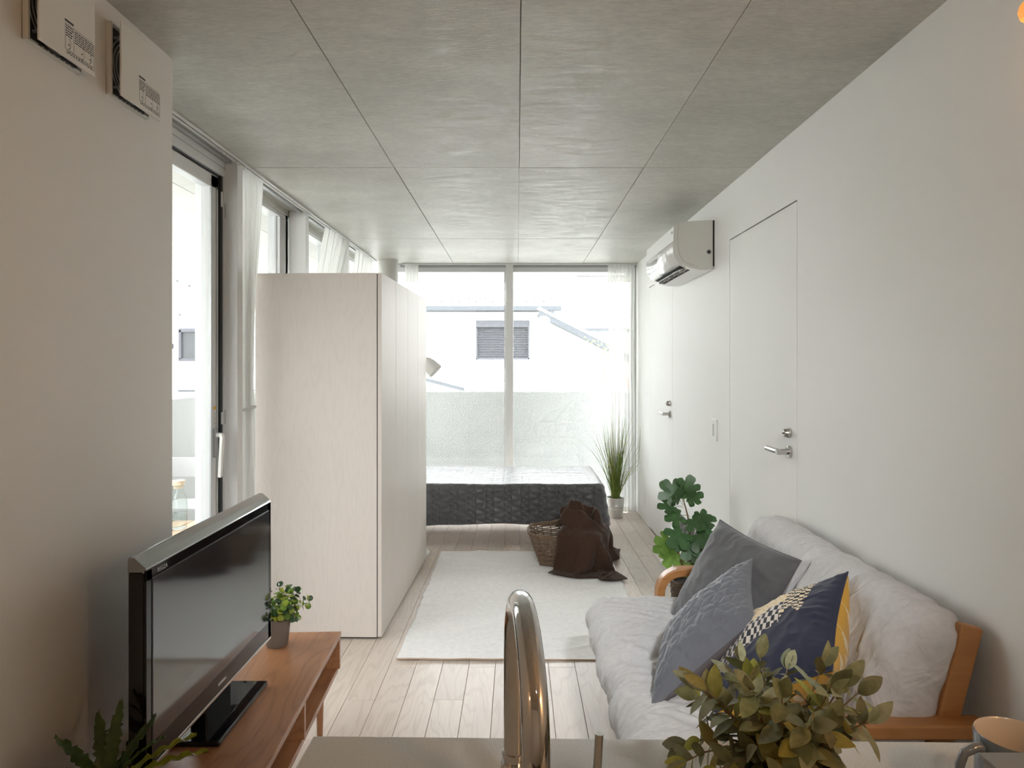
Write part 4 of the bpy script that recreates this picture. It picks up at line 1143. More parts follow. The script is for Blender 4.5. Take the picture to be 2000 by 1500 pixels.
# ------------------------------------------------------------------ wall ventilators
def vent(y0, label):
    t = thing('wall_ventilator', (XL, y0 + .09, 2.07), label, 'ventilator', 'ventilators on the left wall')
    z0, z1 = 2.077, 2.268
    fr = MB()
    a, b = y0, y0 + .185
    fr.box(XL, XL + .014, a, a + .006, z0, z1); fr.box(XL, XL + .014, b - .006, b, z0, z1); fr.box(XL, XL + .014, a, b, z0, z0 + .004); fr.box(XL, XL + .014, a, b, z1 - .004, z1)
    fr.build('housing', 'white_plastic', t, bevel=.001)
    bx('recess', 'ink', XL + .0005, XL + .002, a + .005, b - .005, z0 + .003, z1 - .003, t)
    for rr in (.082, .070, .058):
        MB().tube([(XL + .006, (a + b) / 2 + rr * math.cos(q), (z0 + z1) / 2 + rr * math.sin(q)) for q in [i * math.pi / 20 for i in range(41)]], .0016, 6).build('ring', 'alu_grey', t, smooth=True)
    for k in range(7): bx('grille_mark', 'ink', XL + .0138, XL + .0144, a + .03 + k * .018, a + .042 + k * .018, z0 + .0005, z0 + .0026, t)
    pa, pb, pz0, pz1, px = y0 - .020, y0 + .171, 2.066, 2.256, XL + .047
    pn = bx('front_panel', 'white_plastic', px, px + .0045, pa, pb, pz0, pz1, t, bevel=.001)
    for yy in (a + .03, b - .04):
        for zz in (z0 + .03, z1 - .03): MB().tube([(XL + .003, yy, zz), (px + .001, yy, zz)], .004, 8).build('stand_off', 'alu_grey', t, smooth=True)
    # printed instructions: ruled boxes, text rows and small diagrams, lower far corner of the panel
    x0 = px + .0045
    ink = MB()
    def r(y, z, w, h): ink.box(x0, x0 + .0003, pa + y, pa + y + w, pz0 + z, pz0 + z + h)
    r(.082, .082, .030, .005)                                    # heading
    for q in ((.083, .020, .0008, .058), (.112, .020, .0008, .055), (.186, .010, .0008, .066), (.083, .077, .10, .0008), (.083, .020, .103, .0008)): r(*q)
    rg = random.Random(3)
    for k in range(5):
        y = .086
        while y < .108: w = rg.uniform(.003, .008); r(y, .072 - k * .0055, min(w, .110 - y), .003); y += w + .002
    for k in range(6):
        y = .116
        while y < .182: w = rg.uniform(.004, .012); r(y, .071 - k * .005, min(w, .184 - y), .0024); y += w + .002
    for k in range(2):
        y = .088
        while y < .18: w = rg.uniform(.003, .010); r(y, .012 + k * .004, w, .002); y += w + .0025
    for cy, rad in ((.094, .012), (.140, .015), (.170, .010)):
        for i in range(9):
            q = R(-80 + i * 18); r(cy + rad * math.cos(q) * .6, .034 + rad * math.sin(q), .0018, .0018)
        r(cy, .031, .004, .003)
    ink.build('printed_notice', 'ink', pn)
vent(1.460, 'white square ventilator at the top left corner, nearer of the two')
vent(1.759, 'white square ventilator next to the end of the left wall')

# ------------------------------------------------------------------ reading lamp behind the wardrobe
pmat('lamp_white', (0.80, 0.80, 0.78), .3)
def lamp():
    t = thing('reading_lamp', (-.745, 4.92, 0), 'white reading lamp with tilted bell shade peeking out behind the wardrobe', 'lamp')
    MB().lathe([(0, 0), (.11, 0), (.11, .012), (.10, .02), (0, .02)], (-.745, 4.92, 0), 32).build('base', 'lamp_white', t, smooth=True)
    MB().tube([(-.745, 4.92, .02), (-.745, 4.92, 1.40), (-.735, 4.92, 1.44), (-.69, 4.92, 1.455)], .008, 12).build('pole', 'lamp_white', t, smooth=True)
    ax = Vector((.60, -.10, -.58)).normalized()
    o = Vector((-.675, 4.92, 1.41))
    q = ax.to_track_quat('Z', 'Y').to_matrix().to_4x4(); M = Matrix.Translation(o) @ q
    MB().lathe([(0, -.02), (.018, -.02), (.026, -.005), (.040, .015), (.050, .045), (.056, .09), (.058, .118), (.055, .118), (.048, .045), (.036, .018), (0, .006)], seg=36, M=M).build('shade', 'lamp_white', t, smooth=True, sharp=60)
    MB().lathe([(0, .10), (.054, .10), (.054, .106), (0, .106)], seg=28, M=M).build('diffuser', 'lamp_white', t, smooth=True)
lamp()

# ------------------------------------------------------------------ warm bulbs on the kitchen side
emit_mat('bulb_glow', (1.0, 0.40, 0.09), 0.05)
def bulb(loc, label, power):
    t = thing('hanging_bulb', (loc[0], loc[1], H), label, 'lamp', 'warm kitchen bulbs')
    x, y, z = loc
    MB().lathe([(0, 0), (.035, 0), (.035, .02), (0, .02)], (x, y, H - .02), 24).build('ceiling_cup', 'lamp_white', t, smooth=True)
    MB().tube([(x, y, H - .01), (x, y, z + .05)], .003, 8).build('cable', 'lamp_white', t, smooth=True)
    MB().tube([(x, y, z + .018), (x, y, z + .055)], .012, 16).build('socket', 'satin_steel', t, smooth=True)
    MB().lathe([(0, -.024), (.010, -.0225), (.019, -.015), (.023, 0), (.020, .012), (.012, .022), (0, .024)], (x, y, z), 24).build('bulb', 'bulb_glow', t, smooth=True)
    l = bpy.data.lights.new('bulb_light', 'POINT'); l.color = (1.0, .55, .24); l.energy = power; l.shadow_soft_size = .03
    lo = bpy.data.objects.new('bulb_light', l); COL.objects.link(lo); lo.parent = t; lo.location = (0, 0, z - H - .06)
bulb((1.035, 1.36, 2.085), 'warm glowing bulb at the top right corner', .012)
bulb((.95, .04, 1.72), 'warm bulb hanging behind the counter on the right', .70)
bulb((-.86, -.25, 1.9), 'warm bulb hanging behind the counter on the left', .12)

# added fill light, unseen behind the camera, built as a ceiling spot
def fill_spotlight():
    t = thing('added_fill_lamp', (.52, -.30, H), 'white ceiling spot added unseen over the kitchen as fill light', 'lamp')
    x, y = .52, -.30
    MB().lathe([(0, 0), (.05, 0), (.05, .018), (0, .018)], (x, y, H - .018), 24).build('ceiling_cup', 'lamp_white', t, smooth=True)
    MB().tube([(x, y, H - .01), (x, y, H - .06)], .008, 10).build('stem', 'lamp_white', t, smooth=True)
    ax = Vector((-.60, 4.0, -1.9)).normalized(); M = Matrix.Translation((x, y, H - .08)) @ ax.to_track_quat('Z', 'Y').to_matrix().to_4x4()
    MB().lathe([(0, -.07), (.034, -.07), (.038, -.06), (.042, .06), (.039, .06), (.034, -.02), (0, -.02)], seg=28, M=M).build('shade', 'lamp_white', t, smooth=True)
    l = bpy.data.lights.new('fill_light', 'SPOT'); l.energy = 23.0; l.color = (.96, .985, 1.0); l.spot_size = R(54); l.spot_blend = 1.0; l.shadow_soft_size = .12  # added fill to brighten floor, sofa and wardrobe
    lo = bpy.data.objects.new('fill_light', l); COL.objects.link(lo); lo.parent = t
    lo.location = Vector((0, 0, -.08)) + ax * .065; lo.rotation_euler = ax.to_track_quat('-Z', 'Y').to_euler()
fill_spotlight()

# ------------------------------------------------------------------ leaning mirror by the wall
pmat('mirror', (0.86, 0.87, 0.86), .03, metal=1.0)
t = thing('leaning_mirror', (1.04, 4.45, 0), 'small frameless mirror leaning on the right wall behind the fig plant', 'mirror')
MB().prism([(1.002, 0), (1.008, 0), (1.117, .36), (1.111, .36)], 'Y', 4.20, 4.73).build('glass', 'mirror', t)
MB().prism([(1.009, 0), (1.012, 0), (1.119, .354), (1.1175, .36)], 'Y', 4.202, 4.728).build('backing', 'dark_gap', t)

# ================================================================== PLANTS
def leaf_mesh(name, mat, length, width, fold=.15, curl=.15, shape='oval', n=7):
    vs = []; fs = []
    for i in range(n + 1):
        t = i / n
        if shape == 'oval': w = math.sin(math.pi * min(1, t * .97 + .015)) ** .75 * (1 - .25 * t + .1)
        elif shape == 'round': w = max(.02, math.sqrt(max(0, 1 - (2 * t - 1) ** 2)))
        else: w = math.sin(math.pi * min(1, t * .9 + .06)) ** .6
        w *= width / 2
        for s in (-1, -.5, 0, .5, 1):
            vs.append((s * w, t * length, fold * abs(s) * w - curl * length * t * t))
    for i in range(n):
        for k in range(4): fs.append((i * 5 + k, i * 5 + k + 1, (i + 1) * 5 + k + 1, (i + 1) * 5 + k))
    me = bpy.data.meshes.new(name); me.from_pydata(vs, [], fs); finish(me, mat, True, 0)
    return me

def rosette(t, stems, leaf_sets, rg, spacing, pairs=True, size=(.8, 1.15), leaf_tilt=.7, name='leaf', limit=300, stem_mat='twig', stem_r=.0012, term=2):
    """leaves set along each stem path, pairwise; every leaf an object that shares mesh data"""
    org = root_loc(t); cnt = 0
    for path in stems:
        P = [Vector(p) for p in path]
        MB().tube(P, [stem_r * (1.3 - .7 * i / (len(P) - 1)) for i in range(len(P))], 6).build('stem', stem_mat, t, smooth=True)
        seg = []; tot = 0
        for a, b in zip(P, P[1:]): seg.append((tot, a, b)); tot += (b - a).length
        d = tot * .28; k = 0
        while d < tot:
            for s0, a, b in seg:
                if s0 <= d <= s0 + (b - a).length + 1e-6:
                    q = (d - s0) / (b - a).length; p = a.lerp(b, q); tan = (b - a).normalized(); break
            side = tan.orthogonal().normalized(); side.rotate(Matrix.Rotation(k * 1.57 + rg.uniform(-.4, .4), 3, tan))
            for sg in ((1, -1) if pairs else (1,)):
                if cnt >= limit: return cnt
                dv = (tan * rg.uniform(.25, .6) + side * sg * leaf_tilt * rg.uniform(.8, 1.2)).normalized()
                o = link(name, rg.choice(leaf_sets), t)
                place(o, p - org, dv, tan * .8 + Vector((rg.uniform(-.3, .3), rg.uniform(-.5, .1), .4)))
                sc = rg.uniform(*size) * (1.0 if d < tot * .7 else .85); o.scale = (sc, sc, sc); cnt += 1
            d += spacing * rg.uniform(.85, 1.15); k += 1
        for _ in range(term):
            if cnt >= limit: return cnt
            o = link(name, rg.choice(leaf_sets), t); tan = (P[-1] - P[-2]).normalized()
            place(o, P[-1] - org, (tan + Vector((rg.uniform(-.5, .5), rg.uniform(-.5, .5), rg.uniform(-.2, .4)))).normalized(), Vector((rg.uniform(-1, 1), -1, .6)))
            sc = rg.uniform(*size) * .8; o.scale = (sc, sc, sc); cnt += 1
    return cnt
pmat('twig', (0.22, 0.15, 0.07), .8)
pmat('soil', (0.03, 0.022, 0.015), .95, bump=.6, bscale=200)

# ------------------------------------------------------------------ sage-leaved plant on the counter
pmat('sage_leaf', (0.215, 0.22, 0.10), .62, var=.25, vscale=90, rand=.35, hue=.03, trans=.25)
pmat('olive_leaf', (0.34, 0.32, 0.075), .6, var=.2, vscale=90, rand=.3, hue=.025, trans=.3)
pmat('grey_leaf', (0.30, 0.33, 0.21), .65, var=.2, vscale=90, rand=.2, hue=.02, trans=.2)
pmat('pot_taupe', (0.22, 0.19, 0.165), .6, var=.05, vscale=20)
def counter_plant():
    c = (.288, .735, .8505)
    t = thing('potted_plant', c, 'bushy sage-leaved potted plant on the counter in front of the sofa', 'plant')
    MB().lathe([(0, 0), (.038, 0), (.041, .004), (.051, .088), (.0515, .092), (.048, .092), (.046, .080), (0, .080)], c, 36).build('pot', 'pot_taupe', t, smooth=True)
    MB().lathe([(0, .079), (.046, .080), (.046, .084), (0, .084)], c, 28).build('soil', 'soil', t)
    rg = random.Random(21); stems = []
    for i in range(25):
        az = 2 * math.pi * i / 25 * 1.0 + rg.uniform(-.2, .2); el = rg.choice((.05, .25, .5, .8, 1.1)) + rg.uniform(-.1, .12)
        Ln = .100 if el > .2 else .092
        d = Vector((math.cos(az) * math.cos(el), math.sin(az) * math.cos(el) * .85, math.sin(el)))
        p0 = Vector(c) + Vector((math.cos(az) * .012, math.sin(az) * .012, .084))
        pts = []
        for s in np.linspace(0, 1, 6):
            p = p0 + d * Ln * s + Vector((0, 0, .030 * math.sin(min(1, s * 1.2) * math.pi / 2) * (1 - el / 1.6) - .030 * s * s * max(0, 1 - el)))
            pts.append(tuple(p))
        stems.append(pts)
    sets = [leaf_mesh('leaf', m, l, w, .18, cu) for m, l, w, cu in (('sage_leaf', .039, .0195, .12), ('sage_leaf', .036, .019, .25), ('olive_leaf', .037, .019, .05), ('grey_leaf', .041, .019, .2), ('sage_leaf', .033, .0175, -.05), ('grey_leaf', .035, .0175, .2))]
    rosette(t, stems, sets, rg, .0165, leaf_tilt=.85, limit=298, stem_r=.0011)
counter_plant()

# ------------------------------------------------------------------ small round-leaved plant beside the television
pmat('fresh_leaf', (0.16, 0.27, 0.045), .32, rand=.25, hue=.02, trans=.35, spec=.6)
pmat('lime_leaf', (0.38, 0.46, 0.07), .35, rand=.2, hue=.02, trans=.4)
pmat('deep_leaf', (0.035, 0.075, 0.028), .25, rand=.25, spec=.7)
pmat('pot_grey', (0.20, 0.17, 0.14), .7, var=.04, vscale=15)
def tv_plant():
    c = (-.868, 2.445, .3605)
    t = thing('potted_plant', c, 'small bright green leafy plant in a taupe pot beside the television', 'plant')
    MB().lathe([(0, 0), (.036, 0), (.038, .003), (.048, .098), (.0485, .102), (.045, .102), (.043, .09), (0, .09)], c, 36).build('pot', 'pot_grey', t, smooth=True)
    MB().lathe([(0, .089), (.043, .09), (.043, .093), (0, .093)], c, 24).build('soil', 'soil', t)
    rg = random.Random(5); stems = []
    for i in range(27):
        az = i * 2.4 + rg.uniform(-.2, .2); el = rg.uniform(-.1, 1.4); Ln = .085 + .025 * rg.random() - .02 * max(0, .3 - el)
        d = Vector((math.cos(az) * math.cos(el), math.sin(az) * math.cos(el), math.sin(el)))
        p0 = Vector(c) + Vector((math.cos(az) * .015, math.sin(az) * .015, .094))
        stems.append([tuple(p0 + d * Ln * s + Vector((0, 0, .028 * math.sin(s * 2.2) * (1.3 - el)))) for s in np.linspace(0, 1, 5)])
    sets = [leaf_mesh('leaf', m, l, l * .92, .2, .15, 'round', 5) for m, l in (('fresh_leaf', .028), ('lime_leaf', .024), ('deep_leaf', .028), ('fresh_leaf', .023), ('deep_leaf', .025), ('lime_leaf', .026))]
    rosette(t, stems, sets, rg, .0150, leaf_tilt=1.0, limit=299, stem_r=.0008)
tv_plant()

# ------------------------------------------------------------------ fern-like plant on the console's near end
pmat('fern_leaf', (0.055, 0.10, 0.022), .35, var=.3, vscale=30, rand=.3, hue=.03, trans=.3)
pmat('fern_yellow', (0.24, 0.25, 0.025), .4, var=.3, vscale=30, rand=.2, trans=.35)
def fern():
    c = (-.865, 1.42, .3605)
    t = thing('potted_fern', c, 'dark fern with wavy strap leaves on the console, bottom left corner', 'fern')
    MB().lathe([(0, 0), (.042, 0), (.045, .004), (.058, .105), (.0585, .11), (.054, .11), (.052, .10), (0, .10)], c, 32).build('pot', 'pot_grey', t, smooth=True)
    MB().lathe([(0, .098), (.052, .10), (.052, .103), (0, .103)], c, 24).build('soil', 'soil', t)
    rg = random.Random(12)
    base = Vector(c) + Vector((0, 0, .10))
    specs = [(-15, 60, .20), (10, 40, .20), (18, 48, .19), (-4, 25, .20), (35, 15, .17), (60, 62, .15), (100, 75, .17), (130, 70, .16), (160, 50, .17), (185, 35, .17), (200, 20, .20), (225, 35, .17), (255, 55, .15), (290, 40, .16), (325, 30, .18), (345, 12, .19), (20, 72, .17), (175, 8, .18)]
    for az, el, Ln in specs:
        a, e = R(az), R(el); nseg = 22; vs = []; fs = []
        side = Vector((-math.sin(a), math.cos(a), 0))
        for i in range(nseg + 1):
            s = i / nseg; ee = e - s * s * R(75) * (1 if el > 30 else .7)
            out = Ln * (s * math.cos(e) + .25 * s * s); z = Ln * (s * math.sin(e) * 1.1 - .42 * s * s * math.cos(e))
            ctr = base + Vector((math.cos(a) * out, math.sin(a) * out, z))
            w = .0155 * math.sin(math.pi * min(1, .10 + s * .88)) ** .7
            for k in (-1, 0, 1):
                wob = .0045 * math.sin(s * 40 + k) * abs(k) * (.3 + s); jag = 1 + .25 * math.sin(i * 2.9 + k) * abs(k)
                vs.append(ctr + side * k * w * jag + Vector((0, 0, wob + .004 * abs(k))))
        for i in range(nseg):
            for k in range(2): fs.append((i * 3 + k, i * 3 + k + 1, (i + 1) * 3 + k + 1, (i + 1) * 3 + k))
        MB().add(vs, fs).build('leaf', 'fern_yellow' if (az, el) in ((10, 40), (18, 48), (-4, 25), (185, 35)) else 'fern_leaf', t, smooth=True, sharp=0, fix=False)
fern()

# ------------------------------------------------------------------ fig plant in a woven pot
pmat('fig_leaf', (0.050, 0.115, 0.040), .38, var=.2, vscale=40, rand=.3, hue=.015, trans=.25)
pmat('fig_light', (0.17, 0.30, 0.06), .4, var=.15, vscale=40, rand=.15, trans=.45)
pmat('fig_stem', (0.16, 0.09, 0.045), .7)
pmat('wicker_dark', (0.10, 0.065, 0.04), .75, var=.3, vscale=60, rand=.3)
def fig_leaf_mesh(mat, size, curl):
    pts = []
    lobes = ((0, 1.0, .56), (58, .90, .46), (-58, .90, .46), (118, .70, .5), (-118, .70, .5))
    n = 44
    for i in range(n):
        th = -180 + 360 * i / n
        r = .36
        for a, l, w in lobes:
            d = (th - a + 180) % 360 - 180
            r = max(r, l * math.sqrt(max(0, 1 - min(1, abs(d) / (w * 64)) ** 3)))
        r *= 1 + .03 * math.sin(th * .55)
        if abs(th) > 165: r = .16
        pts.append((math.sin(R(th)) * r * .78, .25 + math.cos(R(th)) * r * .75))
    vs = [(0, .25 * size, 0)]; fs = []
    for ring in (.5, 1):
        for x, y in pts:
            X, Y = x * ring, .25 + (y - .25) * ring
            vs.append((X * size, Y * size, (.10 * abs(X) - curl * (X * X * .9 + (Y - .25) ** 2 * .5)) * size))
    for i in range(n):
        j = (i + 1) % n; fs.append((0, 1 + i, 1 + j)); fs.append((1 + i, 1 + n + i, 1 + n + j, 1 + j))
    me = bpy.data.meshes.new('leaf'); me.from_pydata(vs, [], fs); finish(me, mat, True, 0)
    return me
def wicker_rings(mb, rad, z0, z1, rows, seg, r, wob, c, squash=None):
    for k in range(rows):
        z = z0 + (z1 - z0) * (k + .5) / rows
        pts = []
        for i in range(seg + 1):
            a = 2 * math.pi * i / seg; q = rad(z) + wob * (1 if (i + k) % 2 else -1)
            pts.append((c[0] + q * math.cos(a), c[1] + q * math.sin(a), c[2] + z + .3 * r * math.sin(i * 1.7 + k)))
        mb.tube(pts, r, 6)
def fig():
    c = (.863, 3.38, 0)
    t = thing('potted_fig', c, 'fig plant with lobed leaves in a dark woven pot behind the sofa arm', 'plant')
    mb = MB(); rad = lambda z: .062 + .030 * z / .30
    wicker_rings(mb, rad, .0, .305, 24, 32, .0066, .003, c)
    w = mb.build('woven_pot', 'wicker_dark', t, smooth=True); w['kind'] = 'stuff'
    MB().lathe([(0, .004), (.056, .004), (.083, .30), (.083, .285), (0, .285)], c, 28).build('liner', 'dark_gap', t)
    MB().lathe([(0, .284), (.080, .285), (.080, .289), (0, .289)], c, 28).build('soil', 'soil', t)
    B = Vector(c)
    trunk = [(0, 0, .285), (-.002, .005, .42), (.004, .0, .52), (-.01, 0, .62), (-.03, .01, .70)]
    MB().tube([B + Vector(p) for p in trunk], [.007, .006, .005, .004, .0025], 8).build('trunk', 'fig_stem', t, smooth=True)
    MB().tube([B + Vector(p) for p in ((-.005, 0, .30), (-.035, -.01, .36), (-.06, -.02, .44), (-.075, -.02, .47))], [.005, .0045, .004, .003], 8).build('branch', 'fig_stem', t, smooth=True)
    dark = [fig_leaf_mesh('fig_leaf', s, cu) for s, cu in ((.115, .25), (.105, .5), (.095, .1))]
    lite = [fig_leaf_mesh('fig_light', s, cu) for s, cu in ((.098, .2), (.088, .5))]
    rg = random.Random(9)
    # attachment, outward direction, facing normal (towards the room and up), kind
    L_ = [((-.03, 0, .70), (.25, -.1, .9), (-.2, -1, .4), 0), ((-.03, 0, .70), (.9, -.1, .35), (0, -.9, .8), 0), ((-.035, 0, .69), (-.2, -.3, .3), (.2, -1, .2), 0),
          ((-.03, .01, .66), (-1, 0, .1), (-.3, -.6, 1), 0), ((-.03, .01, .67), (-.7, .3, .9), (0, -1, .3), 0), ((-.01, 0, .62), (-.9, -.1, -.05), (-.1, -.8, 1), 0),
          ((-.01, 0, .62), (.15, -.3, -.1), (-.1, -1, .6), 0), ((0, 0, .60), (.8, -.1, .15), (.1, -.9, .9), 0), ((0, 0, .58), (1, .1, .25), (0, -.5, 1), 0),
          ((0, 0, .57), (-.5, -.3, -.3), (-.3, -1, .5), 0), ((0, 0, .56), (.4, -.4, -.4), (.2, -1, .4), 0), ((0, 0, .55), (.95, 0, -.2), (.2, -1, .6), 0),
          ((0, 0, .52), (-.25, -.4, -.6), (-.2, -1, .3), 0), ((0, 0, .52), (.7, .2, -.3), (.2, -1, .5), 0), ((0, 0, .50), (.15, -.4, -.6), (0, -1, .4), 0),
          ((-.06, -.02, .46), (-1, 0, .05), (-.2, -.7, 1), 1), ((-.07, -.02, .47), (-.9, -.1, .4), (0, -.8, .8), 1), ((0, 0, .46), (.5, -.2, -.2), (.2, -1, .4), 1),
          ((-.07, -.02, .46), (-.3, .1, -.5), (-.3, -1, .2), 1), ((0, 0, .45), (.8, 0, -.4), (.1, -1, .4), 0), ((.0, 0, .42), (-.4, -.1, -.5), (-.2, -1, .4), 1),
          ((-.04, -.01, .38), (.3, -.2, -.2), (-.1, -1, .6), 0), ((0, 0, .40), (.6, -.2, -.4), (.1, -1, .4), 0), ((-.03, 0, .68), (.4, .3, .6), (.2, -.9, .5), 0)]
    for p, d, nrm, kd in L_:
        d = Vector(d).normalized(); p = Vector(p); st = rg.uniform(.015, .05)
        q = p + d * st
        MB().tube([B + p, B + p + d * st * .5 + Vector((0, 0, .004)), B + q], .0014, 5).build('leaf_stalk', 'fig_light', t, smooth=True)
        o = link('leaf', rg.choice(lite if kd else dark), t); place(o, q, d + Vector((0, 0, -.1)), nrm)
        s = rg.uniform(.85, 1.1); o.scale = (s, s, s)
fig()

# ------------------------------------------------------------------ tall grass in a zinc pot
pmat('zinc', (0.62, 0.62, 0.60), .38, metal=.5, var=.08, vscale=12)
pmat('grass', (0.22, 0.32, 0.06), .5, rand=0, var=.45, vscale=25, trans=.35)
pmat('grass_dry', (0.42, 0.40, 0.12), .5, var=.3, vscale=25, trans=.35)
def grass():
    c = (.893, 6.12, .0)
    t = thing('potted_grass', c, 'tall wispy grass in a pale zinc pot by the back window', 'plant')
    MB().lathe([(0, 0), (.058, 0), (.060, .003), (.068, .075), (.0695, .078), (.068, .081), (.072, .10), (.0735, .103), (.072, .106), (.079, .172), (.084, .176), (.082, .180), (.078, .178), (.074, .165), (0, .165)], c, 36).build('pot', 'zinc', t, smooth=True)
    MB().lathe([(0, .163), (.073, .164), (.073, .168), (0, .168)], c, 24).build('soil', 'soil', t)
    rg = random.Random(31)
    for nm, mat, cnt in (('blades', 'grass', 115), ('dry_blades', 'grass_dry', 55)):
        mb = MB()
        for _ in range(cnt):
            az = rg.uniform(0, 6.28); lean = abs(rg.gauss(0, .30)) + .02; Ln = rg.uniform(.35, .86) * (1 if lean < .25 else .85)
            if rg.random() < .12: lean = rg.uniform(.5, .9); Ln = rg.uniform(.35, .6)
            r0 = rg.uniform(0, .035); p0 = Vector((c[0] + r0 * math.cos(az), c[1] + r0 * math.sin(az), .165))
            d = Vector((math.cos(az), math.sin(az) * .45, 0)); pts = []
            bend = rg.uniform(.1, .9) * lean
            for s in np.linspace(0, 1, 7):
                o_ = lean * s + bend * s ** 3
                p = p0 + d * Ln * .55 * o_ + Vector((0, 0, Ln * (s - .22 * bend * s ** 3)))
                p.y = min(p.y, 6.225); p.x = min(p.x, 1.10); pts.append(p)
            mb.tube(pts, [.0017, .0017, .0016, .0014, .0012, .0009, .0005], 4, caps=False)
        o = mb.build(nm, mat, t, smooth=True, sharp=0); o['kind'] = 'stuff'
grass()

# ================================================================== BASKET AND BLANKET
pmat('willow', (0.19, 0.125, 0.080), .65, var=.35, vscale=70, spec=.4)
BC = Vector((.335, 4.66, 0)); BROT = R(-16)
def basket_half(z):
    k = z / .23; return .165 + .080 * k, .115 + .060 * k
def basket():
    t = thing('wicker_basket', (BC.x, BC.y, 0), 'flared brown wicker basket standing on the far edge of the rug', 'basket', rz=BROT); t.location.z = .007
    def rim_z(u): return .215 + .075 * abs(math.cos(u)) ** 3 * (1 if math.cos(u) < 0 or True else 0)
    def outline(a, z):
        hx, hy = basket_half(z); n = 5.0
        cx, sy = math.cos(a), math.sin(a)
        r = (abs(cx) ** n + abs(sy) ** n) ** (-1 / n)
        return Vector((hx * cx * r, hy * sy * r, z))
    mb = MB(); S = 56
    for k in range(17):
        f = (k + .5) / 17; pts = []
        for i in range(S + 1):
            a = 2 * math.pi * i / S; top = .205 + .035 * abs(math.cos(a)) ** 4 + .05 * max(0, math.sin(a)) ** 6
            p = outline(a, f * top); q = p.copy(); q.z = 0
            q = q.normalized() * (.0045 if (i // 2 + k) % 2 else -.0045)
            pts.append(Vector((p.x + q.x, p.y + q.y, f * top + .006)))
        mb.tube(pts, .0052 + .001 * math.sin(k * 2.1), 6)
    o = mb.build('weave', 'willow', t, smooth=True, world=False); o['kind'] = 'stuff'
    st = MB()
    for i in range(28):
        a = 2 * math.pi * (i + .5) / 28; top = .205 + .035 * abs(math.cos(a)) ** 4 + .05 * max(0, math.sin(a)) ** 6
        st.tube([outline(a, .004), outline(a, top * .5), outline(a, top + .012)], .0042, 6)
    o = st.build('stakes', 'willow', t, smooth=True, world=False); o['kind'] = 'stuff'
    for q in range(3):
        pts = []
        for i in range(S + 1):
            a = 2 * math.pi * i / S; top = .205 + .035 * abs(math.cos(a)) ** 4 + .05 * max(0, math.sin(a)) ** 6
            p = outline(a, top + .008); ph = i * .9 + q * 2.09
            n_ = Vector((p.x, p.y, 0)).normalized(); p += n_ * .006 * math.cos(ph); p.z += .006 * math.sin(ph); pts.append(p)
        MB().tube(pts, .005, 6).build('rim_twist', 'willow', t, smooth=True, world=False)
    bt = MB(); hx, hy = basket_half(0)
    for k in range(9): bt.tube([(-hx + .005, -hy + .015 + k * .025, .008), (hx - .005, -hy + .015 + k * .025, .008)], .006, 6)
    o = bt.build('base_weave', 'willow', t, smooth=True, world=False); o['kind'] = 'stuff'
basket()

